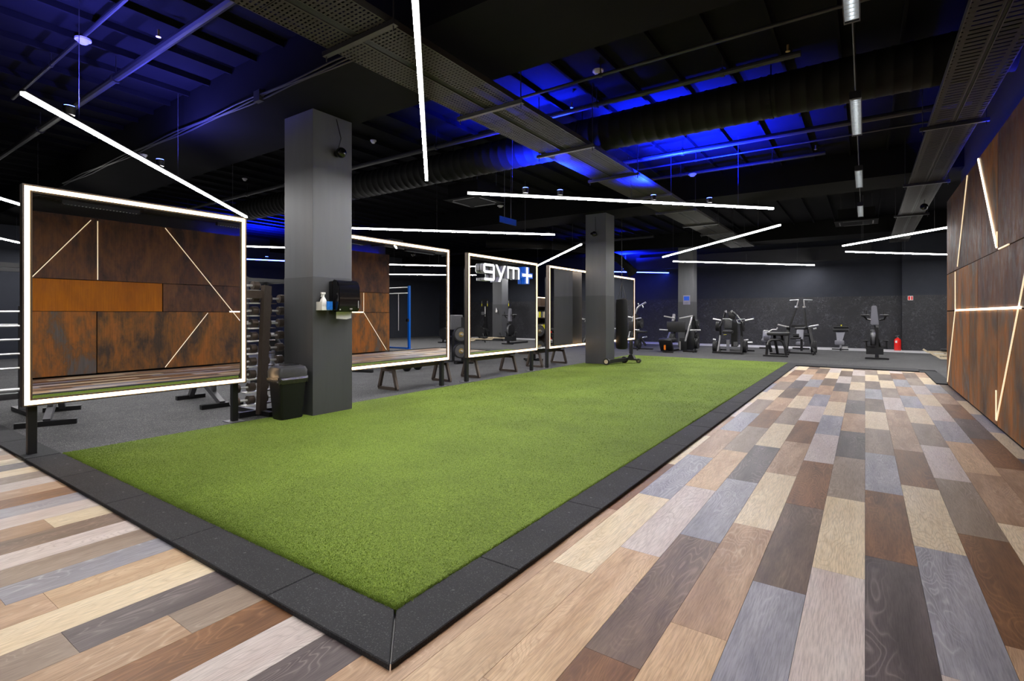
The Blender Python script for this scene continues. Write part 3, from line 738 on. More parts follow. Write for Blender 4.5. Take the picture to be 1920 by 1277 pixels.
# louvred strip luminaires in a row
def louvre(label, y0, y1, x=-0.078, z=3.45):
    t = thing('louvre_light', label, 'ceiling light', (x, (y0+y1)/2, z), 0, 'row of louvred strip lights')
    bm = nm(); w = 0.05
    bx(bm, x-w, x+w, y0, y1, z+0.06, z+0.075); bx(bm, x-w, x-w+0.006, y0, y1, z, z+0.06); bx(bm, x+w-0.006, x+w, y0, y1, z, z+0.06)
    bx(bm, x-w, x+w, y0-0.02, y0, z, z+0.075); bx(bm, x-w, x+w, y1, y1+0.02, z, z+0.075)
    obj('housing', bm, M['satin'], t)
    obj('lamp_tube', cyl(nm(), (x, y0+0.02, z+0.045), (x, y1-0.02, z+0.045), 0.009, None, 8), M['louvglow'], t)
    n = 22; bm = nm()
    for i in range(n):
        yv = y0 + (i+0.5)*(y1-y0)/n; bx(bm, x-w+0.007, x+w-0.007, yv-0.003, yv+0.003, z+0.002, z+0.03)
    o = obj('louvre_blades', bm, M['chrome'], t); o['kind'] = 'stuff'
    for yv in (y0+0.1, y1-0.1):
        top = clear(x, yv)
        obj('suspension_wire', cyl(nm(), (x, yv, z+0.075), (x, yv, top-.004), 0.003, None, 5), M['black'], t)
louvre('louvred strip light nearest the camera, at the top edge', 3.2, 4.44)
louvre('second louvred strip light of the row, in front of the duct', 6.05, 7.3)
louvre('third louvred strip light of the row', 9.1, 10.35)
louvre('fourth and farthest louvred strip light of the row', 12.1, 13.45)
obj('track_cable', cyl(nm(), (-0.078, 0.5, 3.545), (-0.078, 13.4, 3.545), 0.006, None, 6), M['black'])
tag(bpy.data.objects['track_cable'], 'black supply cable strung along the row of louvred lights', 'cable')

# ------------------------------------------------------------------ ceiling fittings
def _unused(): pass
def detector(label, x, y, z=H_CEIL-0.005, r=0.055):
    t = thing('smoke_detector', label, 'smoke detector', (x, y, z), 0, 'ceiling smoke detectors')
    sob('base', lathe(nm(), [(r*1.0, -0.02), (r*1.0, 0.0)], (x, y, z), 18), M['white'], t)
    sob('sensor_cap', lathe(nm(), [(r*.45, -0.055), (r*.62, -0.045), (r*.78, -0.0205)], (x, y, z), 18), M['white'], t)
detector('white smoke detector on the thin conduit at upper left', -7.1, 1.97, 4.375, 0.075)
detector('white smoke detector in front of the round duct, right of the tray', -2.85, 6.1, 4.5, 0.07)
detector('white smoke detector glowing blue behind the round duct', -2.97, 10.95, 4.27, 0.08)
detector('white smoke detector just right of the big grey column', -7.36, 6.24, 4.5)
detector('smoke detector beside the left light line on the beam', -9.9, 3.55, 3.998)
detector('small smoke detector above the nearest mirror corner', -11.9, 6.3, 4.5)
detector('smoke detector above the gym+ mirror', -8.6, 11.9, 4.45, 0.09)
detector('smoke detector near the blue light line at the back', -9.8, 16.6, 4.4, 0.09)
def sprinkler(label, x, y, z):
    t = thing('sprinkler', label, 'sprinkler', (x, y, z), 0, 'ceiling sprinkler heads')
    sob('stem', cyl(nm(), (x, y, z), (x, y, z+0.07), 0.012, None, 8), M['gold'], t)
    sob('deflector', cyl(nm(), (x, y, z-0.008), (x, y, z), 0.025, None, 12), M['gold'], t)
sprinkler('brass sprinkler head beside the thick pipe at upper left', -6.2, 2.36, 4.30)
sprinkler('brass sprinkler head at the free pipe end in front of the duct', -0.72, 6.55, 4.32)
sprinkler('sprinkler head left end of the pipe in front of the duct', -3.55, 6.7, 4.38)
sprinkler('sprinkler head at the end of the blue-lit pipe', -0.75, 10.95, 4.38)

def cassette(label, x, y, z, s):
    t = thing('air_cassette', label, 'air conditioner', (x, y, z))
    obj('body', bx(nm(), x-s*.42, x+s*.42, y-s*.42, y+s*.42, z+0.04, z+0.34), M['ceil'], t)
    obj('grille_panel', bx(nm(), x-s/2, x+s/2, y-s/2, y+s/2, z, z+0.04, 0.01), M['ceil'], t)
    for dx_, dy_, w_, h_ in ((0, s*.38, s*.6, .03), (0, -s*.38, s*.6, .03), (s*.38, 0, .03, s*.6), (-s*.38, 0, .03, s*.6)):
        obj('air_vane', box(nm(), (x+dx_, y+dy_, z-0.004), (w_, h_, 0.012)), M['pipe'], t)
    for sx in (-1, 1):
        for sy in (-1, 1): obj('threaded_rod', cyl(nm(), (x+sx*s*.35, y+sy*s*.35, z+.34), (x+sx*s*.35, y+sy*s*.35, H_CEIL-.004), .008, None, 6), M['pipe'], t)
cassette('black ceiling air cassette left of the long turf light line', -6.9, 7.0+1.6, 3.75, 0.95)
cassette('black ceiling air cassette at the back below the louvred lights', -0.2, 17.0, 3.85, 1.0)
t = thing('hanging_sign', 'plain blue rectangular sign hanging on two rods', 'sign', (-6.15, 8.9, 3.2))
a = at(937, 402, 8.65); b = at(972, 425, 9.25)
obj('sign_board', bx(nm(), a.x-.01, a.x+.012, 8.65, 9.25, b.z+.02, a.z-.03), M['bluepl'], t)
for y in (8.82, 9.06): obj('rod', cyl(nm(), (a.x, y, a.z-.03), (a.x, y, H_CEIL-.004), 0.006, None, 6), M['steelgrey'], t)

def column_speaker(label, p, nrm):
    t = thing('column_camera', label, 'camera', p); p = Vector(p); nrm = Vector(nrm)
    sob('mount', cyl(nm(), p, p+nrm*0.05, 0.045, None, 14), M['black'], t)
    sob('dome', ball(nm(), p+nrm*0.1, 0.07), M['gloss'], t)
    side = nrm.cross(Vector((0, 0, 1)))
    sob('lens', cyl(nm(), p+nrm*0.15+side*.03, p+nrm*0.19+side*.04, 0.03, None, 12), M['gloss'], t)
    bm = nm(); tube(bm, [p+nrm*.03+Vector((0, 0, .04)), p+nrm*.07+side*-.02+Vector((0, 0, .2)), p+nrm*.012+side*.01+Vector((0, 0, .46))], .007, 6); obj('lead', bm, M['black'], t)
column_speaker('black dome camera high on the big grey column', (-5.87, 4.35, 3.5), (1, 0, 0))
column_speaker('black dome camera high on the far turf column', (-5.87, 12.43, 3.45), (0, -1, 0))
column_speaker('black dome camera above the end of the rust wall', (1.0, 13.6, 3.55), (0, -1, 0))

# ------------------------------------------------------------------ big column fittings
XC = -5.87
t = thing('towel_dispenser', 'glossy black paper towel dispenser on the big grey column', 'dispenser', (XC, 4.45, 1.4))
y0, y1, z0, z1 = 4.22, 4.56, 1.37, 1.80
bm = nm(); bx(bm, XC+.004, XC+.09, y0, y1, z0+.01, z1-.02, .02); sob('back_housing', bm, M['gloss'], t)
bm = nm(); prism(bm, [(XC+.09, z0), (XC+.2, z0), (XC+.235, z0+.12), (XC+.225, z1-.1), (XC+.19, z1-.02), (XC+.09, z1)], 1, y0-.005, y1+.005)
bmesh.ops.bevel(bm, geom=list(bm.edges), offset=.014, segments=2, affect='EDGES'); sob('cover', bm, M['gloss'], t)
bm = nm(); v = [(y0+.05, z0+.02), (y1-.05, z0+.02), (y1-.05, z0-.085), (y1-.13, z0-.1), (y0+.12, z0-.095), (y0+.05, z0-.09)]
prism(bm, v, 0, XC+.10, XC+.103); obj('paper_sheet', bm, M['paper'], t)
obj('lock', cyl(nm(), (XC+.203, y0+.03, z0+.03), (XC+.212, y0+.03, z0+.03), .009, None, 10), M['chrome'], t)
bm = nm(); box(bm, (XC+.213, (y0+y1)/2+.03, z0+.04), (.006, .04, .018)); obj('badge', bm, M['chromed'], t)
bm = nm(); box(bm, (XC+.232, y1-.035, z0+.1), (.006, .014, .1)); obj('level_window', bm, M['chromed'], t)
t = thing('spray_holder', 'blue and white holder under the spray bottle on the column', 'holder', (XC, 4.07, 1.39))
bm = nm(); bx(bm, XC+.003, XC+.13, 4.035, 4.045, 1.395, 1.5); bx(bm, XC+.003, XC+.13, 4.035, 4.19, 1.39, 1.398); bx(bm, XC+.122, XC+.13, 4.045, 4.19, 1.395, 1.44); obj('tray', bm, M['white'], t)
obj('label_card', bx(nm(), XC+.131, XC+.135, 4.10, 4.19, 1.395, 1.505), M['blueliq'], t)
def spray_bottle(label, x, y, z, s=1.0):
    t = thing('spray_bottle', label, 'bottle', (x, y, z))
    sob('bottle', lathe(nm(), [(.042*s, 0), (.044*s, .01*s), (.044*s, .1*s), (.036*s, .13*s), (.016*s, .165*s), (.015*s, .19*s)], (x, y, z), 18), M['white'], t)
    bm = nm(); bx(bm, x-.014*s, x+.014*s, y-.035*s, y+.028*s, z+.2*s, z+.225*s, .004*s); cyl(bm, (x, y, z+.19*s), (x, y, z+.205*s), .018*s, None, 12); h_ = obj('spray_head', bm, M['white'], t)
    bm = nm(); bar(bm, (x, y-.02*s, z+.2*s), (x, y-.032*s, z+.165*s), .01*s); obj('trigger', bm, M['white'], h_)
spray_bottle('white spray bottle in the holder on the big grey column', XC+.07, 4.095, 1.398)

# waste bin
t = thing('waste_bin', 'black waste bin with grey flap lid by the big column', 'bin', (-6.03, 3.74, 0.027))
def rrect(cx, cy, hx, hy, r, n=4):
    p = []
    for (sx, sy, a0) in ((1, 1, 0), (-1, 1, PI/2), (-1, -1, PI), (1, -1, 1.5*PI)):
        for i in range(n+1):
            a = a0 + i*PI/2/n; p.append((cx+sx*(hx-r)+r*math.cos(a), cy+sy*(hy-r)+r*math.sin(a)))
    return p
def loft(bm, rings, cap=True):
    vs = [[bm.verts.new(p) for p in r] for r in rings]; n = len(vs[0])
    for j in range(len(vs)-1):
        for i in range(n): bm.faces.new((vs[j][i], vs[j][(i+1) % n], vs[j+1][(i+1) % n], vs[j+1][i]))
    if cap: bm.faces.new(vs[0][::-1]); bm.faces.new(vs[-1])
    return bm
def ring(cx, cy, hx, hy, r, z): return [Vector((p[0], p[1], z)) for p in rrect(cx, cy, hx, hy, r)]
bxc, byc, bz = -6.03, 3.74, 0.027
sob('bin_body', loft(nm(), [ring(bxc, byc, .105, .145, .03, bz), ring(bxc, byc, .11, .15, .03, bz+.02), ring(bxc, byc, .14, .185, .035, bz+.50), ring(bxc, byc, .145, .19, .035, bz+.52)]), M['bin'], t)
sob('lid', loft(nm(), [ring(bxc, byc, .15, .195, .04, bz+.525), ring(bxc, byc, .152, .197, .04, bz+.6), ring(bxc, byc, .135, .18, .04, bz+.645), ring(bxc, byc, .10, .14, .04, bz+.665)]), M['binlid'], t)
obj('flap', box(nm(), (bxc+.0, byc+.02, bz+.668), (.13, .2, .014), None, .004), M['bin'], t)
bm = nm(); rg = []
for zz, k in ((bz+.53, 1.02), (bz+.505, 1.09), (bz+.47, 1.06), (bz+.455, 1.03)):
    rr_ = ring(bxc, byc, .143*k, .188*k, .036, zz)
    for i, p in enumerate(rr_): p.z += 0.012*math.sin(i*2.3+zz*90); p.x += .006*math.sin(i*1.7+zz*50); p.y += .008*math.cos(i*2.9+zz*40)
    rg.append(rr_)
sob('bin_liner', loft(bm, rg, False), M['bag'], t)

# notice on the back column, fire extinguisher sign, extinguishers
t = thing('column_notice', 'small blue and white notice on the back wall column', 'sign', (-5.84, 20.69, 1.9))
a = at(1281, 554, 20.69); b = at(1294, 571, 20.69)
obj('notice_board', bx(nm(), a.x, b.x, 20.68, 20.699, b.z, a.z), M['notice'], t)
obj('blue_field', bx(nm(), a.x+.03, b.x-.03, 20.676, 20.68, (a.z+b.z)/2-.02, a.z-.04), M['bluepl'], t)
for i in range(2): obj('text_line', bx(nm(), a.x+.04, b.x-.05, 20.677, 20.68, b.z+.03+.04*i, b.z+.045+.04*i), M['steelgrey'], t)
YE = YF-0.385
t = thing('extinguisher_sign', 'small red and white fire extinguisher sign on the wall', 'sign', (1.35, YE-.01, 1.9))
a = at(1702, 555, YE); b = at(1712, 563, YE)
obj('sign_plate', bx(nm(), a.x, b.x, YE-.012, YE-.004, b.z, a.z), M['white'], t)
obj('red_panel', bx(nm(), a.x+.012, (a.x+b.x)/2-.005, YE-.016, YE-.012, b.z+.015, a.z-.015), M['red'], t)
obj('red_panel', bx(nm(), (a.x+b.x)/2+.02, b.x-.012, YE-.016, YE-.012, b.z+.015, a.z-.015), M['red'], t)
def extinguisher(label, x, y, s=1.0):
    t = thing('fire_extinguisher', label, 'extinguisher', (x, y, .005))
    sob('cylinder', lathe(nm(), [(.1*s, .005), (.105*s, .02), (.105*s, .36*s), (.09*s, .42*s), (.04*s, .46*s), (.03*s, .48*s)], (x, y, 0), 20), M['red'], t)
    bm = nm(); cyl(bm, (x, y, .48*s), (x, y, .53*s), .022*s, None, 10); bar(bm, (x-.07*s, y, .535*s), (x+.05*s, y, .56*s), .02*s); obj('valve', bm, M['steelgrey'], t)
    bm = nm(); tube(bm, [Vector((x-.02, y-.03, .51*s)), Vector((x-.13*s, y-.03, .47*s)), Vector((x-.14*s, y-.05, .2*s))], .012*s, 6); obj('hose', bm, M['black'], t)
    obj('label_patch', box(nm(), (x-.045*s, y-.098*s, .33*s), (.06*s, .02, .08*s), Euler((0, 0, -.45)).to_matrix()), M['white'], t)
extinguisher('red fire extinguisher on the floor by the back wall', 0.98, YF-.55)

# ------------------------------------------------------------------ gym machines (built where they stand)
class Machine:
    def __init__(self, name, label, cat, x, y, group=None): self.t = thing(name, label, cat, (x, y, 0.004), 0, group)
    def tub(self, name, pts, r, m='black', seg=8, parent=None):
        bm = nm(); tube(bm, [at(*p) for p in pts], r, seg); return sob(name, bm, M[m], parent or self.t)
    def beam(self, name, p, q, w=0.07, h=None, m='black', parent=None):
        bm = nm(); bar(bm, at(*p), at(*q), w, h); return obj(name, bm, M[m], parent or self.t)
    def pad(self, name, p, size, m='pad', rx=0, parent=None):       # upholstered pad centred on a pixel
        bm = nm(); box(bm, at(*p), size, Euler((rx, 0, 0)).to_matrix(), min(size)*.3); return sob(name, bm, M[m], parent or self.t)
    def plates(self, p, n, r, dirx=1, th=0.035, axis='x'):
        c = at(*p); d = Vector((dirx, 0, 0)) if axis == 'x' else Vector((0, dirx, 0))
        for i in range(n):
            a = c + d*i*(th+.008)
            o = sob('weight_plate', cyl(nm(), a, a+d*th, r, None, 22), M['rubber'], self.t)
            sob('plate_hub', cyl(nm(), a-d*.002, a+d*(th+.002), r*.22, None, 12), M['steelgrey'], o)
    def foot(self, p, q, w=.09, h=.05, m='black'):
        a = at(*p); b = at(*q); a.z = b.z = .004+h/2
        bm = nm(); bar(bm, a, b, w if abs(a.x-b.x) > abs(a.y-b.y) else h, h if abs(a.x-b.x) > abs(a.y-b.y) else w); return obj('foot_bar', bm, M[m], self.t)

# leg press in front of the back column
Y = 18.6; m = Machine('leg_press', 'black leg press with a big square footplate and orange tag', 'machine', -5.4, 18.8)
m.foot((1243, 664, 17.7), (1262, 660, 17.7)); m.foot((1281, 661, 18.4), (1306, 657, 18.4)); m.foot((1246, 664, 17.6), (1284, 660, 19.6)); m.foot((1300, 657, 18.2), (1304, 656, 20.0))
m.pad('footplate', (1267.5, 613, 18.65), (.66, .05, .38)); m.beam('footplate_frame', (1265, 600, 18.76), (1265, 626, 18.76), .07)
m.tub('weight_horn', [(1245, 593, 18.7), (1266, 597, 18.7)], .026, 'chrome'); m.tub('weight_horn', [(1274, 597, 18.7), (1299, 592.5, 18.7)], .026, 'chrome')
m.tub('weight_horn', [(1236.5, 618, 18.5), (1252, 619, 18.5)], .026, 'chrome'); m.tub('weight_horn', [(1294, 619, 18.5), (1313.5, 619, 18.5)], .026, 'chrome')
m.beam('upright', (1264, 590, 18.9), (1262, 603, 18.7), .09, None, 'chromed'); m.beam('rail', (1298, 593, 19.3), (1285, 640, 18.6), .05, None, 'chromed'); m.beam('rail', (1256, 623, 19.0), (1250, 640, 18.2), .05, None, 'chromed')
m.beam('upright', (1300, 592, 19.4), (1301, 656, 19.4), .1); m.beam('sled_frame', (1298, 594, 19.3), (1310, 618, 19.6), .07)
m.pad('side_guard', (1281, 645, 18.75), (.26, .04, .46), 'satin'); m.pad('side_guard', (1293, 637, 19.1), (.34, .04, .74), 'satin')
m.pad('seat', (1252, 637, 18.1), (.52, .5, .1)); m.pad('backrest', (1249, 647, 17.85), (.46, .12, .5), 'pad', .6)
m.beam('tag', (1246.5, 647, 17.66), (1246.5, 656, 17.66), .055, .03, 'orange')
m.plates((1303, 609, 19.6), 3, .2); m.plates((1303, 633, 19.6), 3, .2); m.plates((1303, 644, 19.3), 3, .19); m.plates((1258, 634, 18.3), 3, .16)
m.beam('handle', (1275, 640, 18.1), (1275, 656, 18.1), .04, None, 'chromed')

# plate loaded chest press
m = Machine('chest_press', 'black plate-loaded chest press between leg press and preacher bench', 'machine', -3.9, 18.9)
m.foot((1336, 661, 18.4), (1392, 664, 18.4), .1, .06); m.foot((1346, 660, 18.4), (1350, 655, 20.0)); m.foot((1390, 664, 18.2), (1394, 655, 20.2)); m.foot((1350, 655, 20.0), (1415, 655, 20.0))
m.pad('backrest', (1366, 608, 18.7), (.26, .1, .34), 'pad', -.2); m.pad('seat', (1365, 622, 18.5), (.3, .36, .1)); m.pad('backrest', (1372, 592, 19.2), (.22, .1, .28))
m.tub('arm', [(1361, 583, 19.2), (1356, 600, 18.9), (1350, 612, 18.6), (1351, 628, 18.7)], .035, 'satin'); m.tub('arm', [(1371, 583, 19.2), (1382, 592, 19.0), (1389, 603, 18.7), (1391, 632, 18.8)], .035, 'satin')
m.tub('hand_grip', [(1360.5, 582.5, 19.15), (1361.5, 587, 19.15)], .038, 'chromed'); m.tub('hand_grip', [(1371, 582.5, 19.15), (1373, 586, 19.15)], .038, 'chromed')
m.tub('weight_horn', [(1337, 598, 18.8), (1352, 601, 18.8)], .026, 'chrome'); m.tub('weight_horn', [(1397, 601, 18.8), (1413.5, 598, 18.8)], .026, 'chrome')
m.tub('weight_horn', [(1394, 642, 19.0), (1411, 642, 19.0)], .026, 'chrome'); m.tub('weight_horn', [(1337, 636, 19.0), (1342, 637, 19.0)], .026, 'chrome'); m.tub('weight_horn', [(1395, 638, 19.3), (1403, 637, 19.3)], .022, 'chrome')
m.tub('handle_bar', [(1355, 598, 18.6), (1368, 598, 18.5), (1373, 601, 18.5)], .014, 'chromed'); m.tub('handle_bar', [(1397, 598, 18.6), (1381, 600, 18.5), (1384, 606, 18.5), (1388, 606, 18.6)], .014, 'chromed')
m.beam('upright', (1377, 604, 19.2), (1377, 650, 19.2), .2, .1); m.beam('upright', (1351, 626, 18.8), (1346, 660, 18.5), .05, None, 'steelgrey'); m.beam('upright', (1390, 630, 18.8), (1390, 661, 18.5), .07)
m.beam('column_plate', (1365, 637, 18.55), (1365, 662, 18.5), .1, .05, 'steelgrey'); m.beam('counterweight', (1376, 645, 18.7), (1384, 645, 18.7), .14, .14, 'steelgrey')
m.beam('cross_tube', (1368, 655, 18.6), (1390, 656, 18.6), .05, None, 'steelgrey'); m.beam('cross_tube', (1368, 659, 18.5), (1390, 660, 18.5), .05, None, 'steelgrey')
m.beam('maker_tag', (1357, 627.5, 18.3), (1362, 627.5, 18.3), .025, .012, 'yellow')
m.plates((1338, 650, 18.8), 3, .2); m.plates((1393, 650, 18.8), 3, .2); m.plates((1343, 612, 19.2), 3, .17); m.plates((1391, 612, 19.2), 2, .17)

# preacher bench
m = Machine('preacher_bench', 'black bench with arched front leg, nearest of the back machines', 'bench', -2.3, 18.0)
m.foot((1431, 668, 17.9), (1478, 671, 17.9), .09, .05); m.foot((1444, 662, 18.9), (1480, 663, 18.9), .09, .05)
m.tub('arched_leg', [(1437, 666, 17.95), (1438.5, 648, 17.95), (1442, 640, 18.0), (1448, 637, 18.0), (1462, 637, 18.0), (1468, 641, 18.0), (1472, 652, 18.0), (1474, 667, 18.0)], .04, 'satin')
m.pad('seat', (1460, 626, 18.05), (.62, .42, .1)); m.beam('frame', (1452, 630, 18.0), (1458, 662, 18.8), .07); m.pad('arm_pad', (1438, 631, 18.7), (.2, .3, .22), 'greypad', .5); m.beam('pad_post', (1440, 636, 18.7), (1446, 660, 18.8), .06)
m.tub('bar_cradle', [(1442, 622, 18.4), (1448, 618, 18.4), (1456, 618, 18.4), (1458, 614, 18.4)], .018, 'chromed'); m.tub('bar_cradle', [(1440, 620, 18.5), (1432, 620, 18.5)], .018, 'chromed')
m.beam('brace', (1466, 630, 18.0), (1474, 660, 18.6), .06)

# high row machine with two tall arms
m = Machine('high_row_machine', 'high row machine with two tall T-handled arms', 'machine', -1.6, 20.2)
m.foot((1474, 661, 19.7), (1530, 660, 19.7), .09, .05); m.foot((1525, 662, 19.2), (1522, 655, 21.2)); m.foot((1476, 662, 19.3), (1480, 655, 21.0))
m.beam('arm', (1480, 614, 19.9), (1494, 576, 19.9), .06, None, 'satin'); m.beam('arm', (1512, 612, 20.0), (1508, 576, 20.0), .06, None, 'satin')
m.tub('arm_collar', [(1494, 574, 19.9), (1493, 577, 19.9)], .055, 'chromed'); m.tub('arm_collar', [(1508, 574, 20.0), (1508, 577, 20.0)], .055, 'chromed')
m.tub('t_handle', [(1494, 574, 19.9), (1497, 562, 19.9), (1481, 563, 19.7)], .016, 'chromed'); m.tub('t_handle', [(1508, 574, 20.0), (1507, 562, 20.0), (1523, 562.5, 19.8)], .016, 'chromed')
m.tub('weight_horn', [(1458, 609, 19.8), (1475, 613, 19.8)], .028, 'chrome'); m.tub('weight_horn', [(1517, 613, 20.0), (1535, 609.5, 20.0)], .028, 'chrome'); m.tub('weight_horn', [(1525, 617, 20.3), (1531, 616, 20.3)], .026, 'chrome')
m.beam('cross_tube', (1480, 612, 20.2), (1513, 611, 20.2), .07); m.beam('upright', (1478, 614, 20.0), (1474, 660, 19.8), .09); m.beam('upright', (1516, 614, 20.1), (1526, 660, 19.8), .09)
m.tub('pivot', [(1475, 615, 19.85), (1482, 615, 19.85)], .055, 'satin'); m.tub('pivot', [(1509, 615, 19.95), (1516, 615, 19.95)], .055, 'satin')
m.pad('seat', (1492, 634, 20.0), (.3, .36, .08)); m.beam('seat_post', (1503, 636, 20.1), (1503, 658, 20.1), .07)
m.tub('roller_pad', [(1487, 629, 20.0), (1498, 629, 20.0)], .06, 'pad', 12); m.tub('roller_pad', [(1508, 628, 20.0), (1517, 628, 20.0)], .06, 'pad', 12)
m.plates((1521, 650, 20.0), 4, .2)
m = Machine('roller_bench', 'white-framed sit-up bench half hidden behind the high row machine', 'bench', -1.7, 22.4)
m.pad('back_pad', (1500, 628, 22.4), (.24, .1, .5), 'greypad', -.5); m.pad('seat', (1500, 644, 22.2), (.26, .3, .14), 'greypad'); m.tub('roller_pad', [(1491, 616, 22.5), (1512, 616, 22.5)], .06, 'pad', 12); m.beam('post', (1502, 614, 22.5), (1502, 653, 22.4), .06, None, 'chromed')
m.foot((1486, 653, 22.4), (1518, 653, 22.4)); m.foot((1502, 656, 21.8), (1502, 652, 22.9))
m = Machine('side_bench', 'grey-padded bench left of the preacher bench by the wall', 'bench', -4.0, 22.0)
m.pad('back_pad', (1437, 629, 22.0), (.26, .1, .42), 'greypad', -.4); m.pad('seat', (1436, 638, 21.8), (.28, .3, .12), 'greypad'); m.foot((1424, 652, 21.9), (1448, 652, 21.9)); m.beam('post', (1438, 636, 22.0), (1438, 651, 21.9), .07); m.tub('roller_pad', [(1431, 622, 22.1), (1445, 622, 22.1)], .05, 'pad', 12)

# sit-up bench by the wall
m = Machine('situp_bench', 'grey sit-up bench with two black foot rollers against the back wall', 'bench', -0.75, 22.9)
m.tub('roller_pad', [(1563, 613, 22.9), (1591, 613, 22.9)], .065, 'pad', 14); m.tub('roller_pad', [(1562, 619, 22.8), (1591, 619, 22.8)], .065, 'pad', 14)
m.beam('post', (1578, 610, 22.95), (1576, 652, 22.95), .06, None, 'chromed')
bm = nm(); a, b, c, d = at(1567.5, 623.5, 22.75), at(1584, 623.5, 22.75), at(1580, 638, 22.55), at(1569, 638, 22.55)
for q in (0, 1): pass
vs = [bm.verts.new(p) for p in (a, b, c, d)] + [bm.verts.new(p+Vector((0, .08, .02))) for p in (a, b, c, d)]
for f in ((0, 1, 2, 3), (4, 5, 6, 7), (0, 1, 5, 4), (1, 2, 6, 5), (2, 3, 7, 6), (3, 0, 4, 7)): bm.faces.new([vs[i] for i in f])
sob('back_pad', bm, M['greypad'], m.t); m.pad('seat_pad', (1574, 642.5, 22.5), (.3, .12, .17), 'greypad')
m.foot((1560, 655, 22.6), (1591, 654, 22.6)); m.foot((1576, 655, 22.3), (1577, 651, 23.1)); m.beam('handle', (1579, 651, 22.3), (1590, 651, 22.3), .05, None, 'chromed')
m.beam('tag', (1577.5, 609, 22.85), (1577.5, 611.5, 22.85), .035, .02, 'yellow')

# standing arm bike / rower with tall grey pad
Y = 18.6; m = Machine('upright_ergometer', 'upright exercise machine with a tall grey pad, flywheel and T-shaped base', 'machine', 0.28, 18.8)
m.foot((1622, 674, Y-.05), (1667, 675, Y-.05), .1, .05); m.foot((1644, 674, Y), (1644, 662, 20.2), .1, .05)
m.beam('post', (1644, 672, Y), (1644, 614, Y), .09, .09); m.beam('post', (1644, 618, Y+.05), (1641, 600, Y+.1), .09, .07, 'satin')
bm = nm(); a, b, c, d = at(1634, 573, Y), at(1644, 573, Y), at(1648, 610, Y), at(1632, 609, Y)
vs = [bm.verts.new(p) for p in (a, b, c, d)] + [bm.verts.new(p+Vector((0, .09, 0))) for p in (a, b, c, d)]
for f in ((0, 1, 2, 3), (4, 5, 6, 7), (0, 1, 5, 4), (1, 2, 6, 5), (2, 3, 7, 6), (3, 0, 4, 7)): bm.faces.new([vs[i] for i in f])
bmesh.ops.bevel(bm, geom=list(bm.edges), offset=.02, segments=2, affect='EDGES'); sob('tall_pad', bm, M['greypad'], m.t)
m.tub('handle_arm', [(1633, 600, Y+.1), (1625, 599, Y+.1), (1622, 595, Y+.05), (1617, 592, Y)], .026, 'satin'); m.tub('handle_arm', [(1649, 600, Y+.1), (1658, 599, Y+.1), (1660, 594, Y+.05), (1663, 591, Y)], .026, 'satin')
m.pad('arm_pad', (1622, 591.5, Y), (.22, .2, .06)); m.pad('arm_pad', (1658, 591.5, Y), (.22, .2, .06))
m.tub('hand_grip', [(1625, 591, Y-.05), (1625, 582, Y-.05)], .018); m.tub('hand_grip', [(1657, 591, Y-.05), (1657, 582, Y-.05)], .018)
bm = nm(); c0 = at(1632, 633, Y+.05); cyl(bm, c0, c0+Vector((.13, 0, 0)), .24, None, 26); fwh = sob('flywheel_housing', bm, M['black'], m.t)
bm = nm(); cyl(bm, c0+Vector((.03, 0, 0)), c0+Vector((.1, 0, 0)), .245, None, 26); sob('flywheel_rim', bm, M['gal' if False else 'steelgrey'], fwh)
m.beam('drive_box', (1640, 664, Y+.1), (1640, 652, Y+.1), .42, .3); m.beam('frame_tube', (1644, 634, Y+.05), (1650, 652, Y+.4), .07)
m.tub('crank', [(1625, 655, Y+.2), (1624, 640, Y+.2)], .022, 'satin'); m.tub('crank', [(1663, 655, Y+.2), (1662, 640, Y+.2)], .022, 'satin')
m.pad('pedal', (1623, 639, Y+.2), (.14, .1, .035)); m.pad('pedal', (1661, 639, Y+.2), (.14, .1, .035)); m.beam('axle', (1625, 650, Y+.2), (1662, 651, Y+.2), .035, None, 'satin')

# lat machine behind the farthest mirror
m = Machine('lat_machine', 'dark lat machine with a bent steel arm right of the farthest mirror', 'machine', -7.0, 19.2)
m.tub('bent_arm', [(1191, 588, 18.8), (1195, 578, 18.8), (1199, 574, 18.8), (1211, 567, 18.8)], .035, 'chromed'); m.tub('weight_horn', [(1192, 598, 18.8), (1202, 596, 18.8)], .024, 'chrome'); m.tub('weight_horn', [(1190, 618, 18.8), (1199, 619, 18.8)], .024, 'chrome')
m.tub('weight_horn', [(1205, 633, 18.8), (1213, 631.5, 18.8)], .024, 'chrome'); m.plates((1198, 606, 19.0), 3, .19); m.plates((1196, 645, 18.8), 2, .2); m.beam('upright', (1194, 590, 19.0), (1192, 650, 19.0), .1); m.beam('brace', (1200, 632, 18.9), (1211, 648, 18.9), .07)
m.foot((1186, 652, 18.8), (1224, 649, 18.8)); m.foot((1195, 655, 18.2), (1196, 646, 20.2)); m.pad('seat', (1204, 622, 18.6), (.3, .36, .09)); m.tub('hand_grip', [(1196, 569, 18.7), (1198, 572, 18.7)], .022, 'chromed'); m.tub('hand_grip', [(1206, 577, 18.7), (1204, 572, 18.7)], .022, 'chromed')

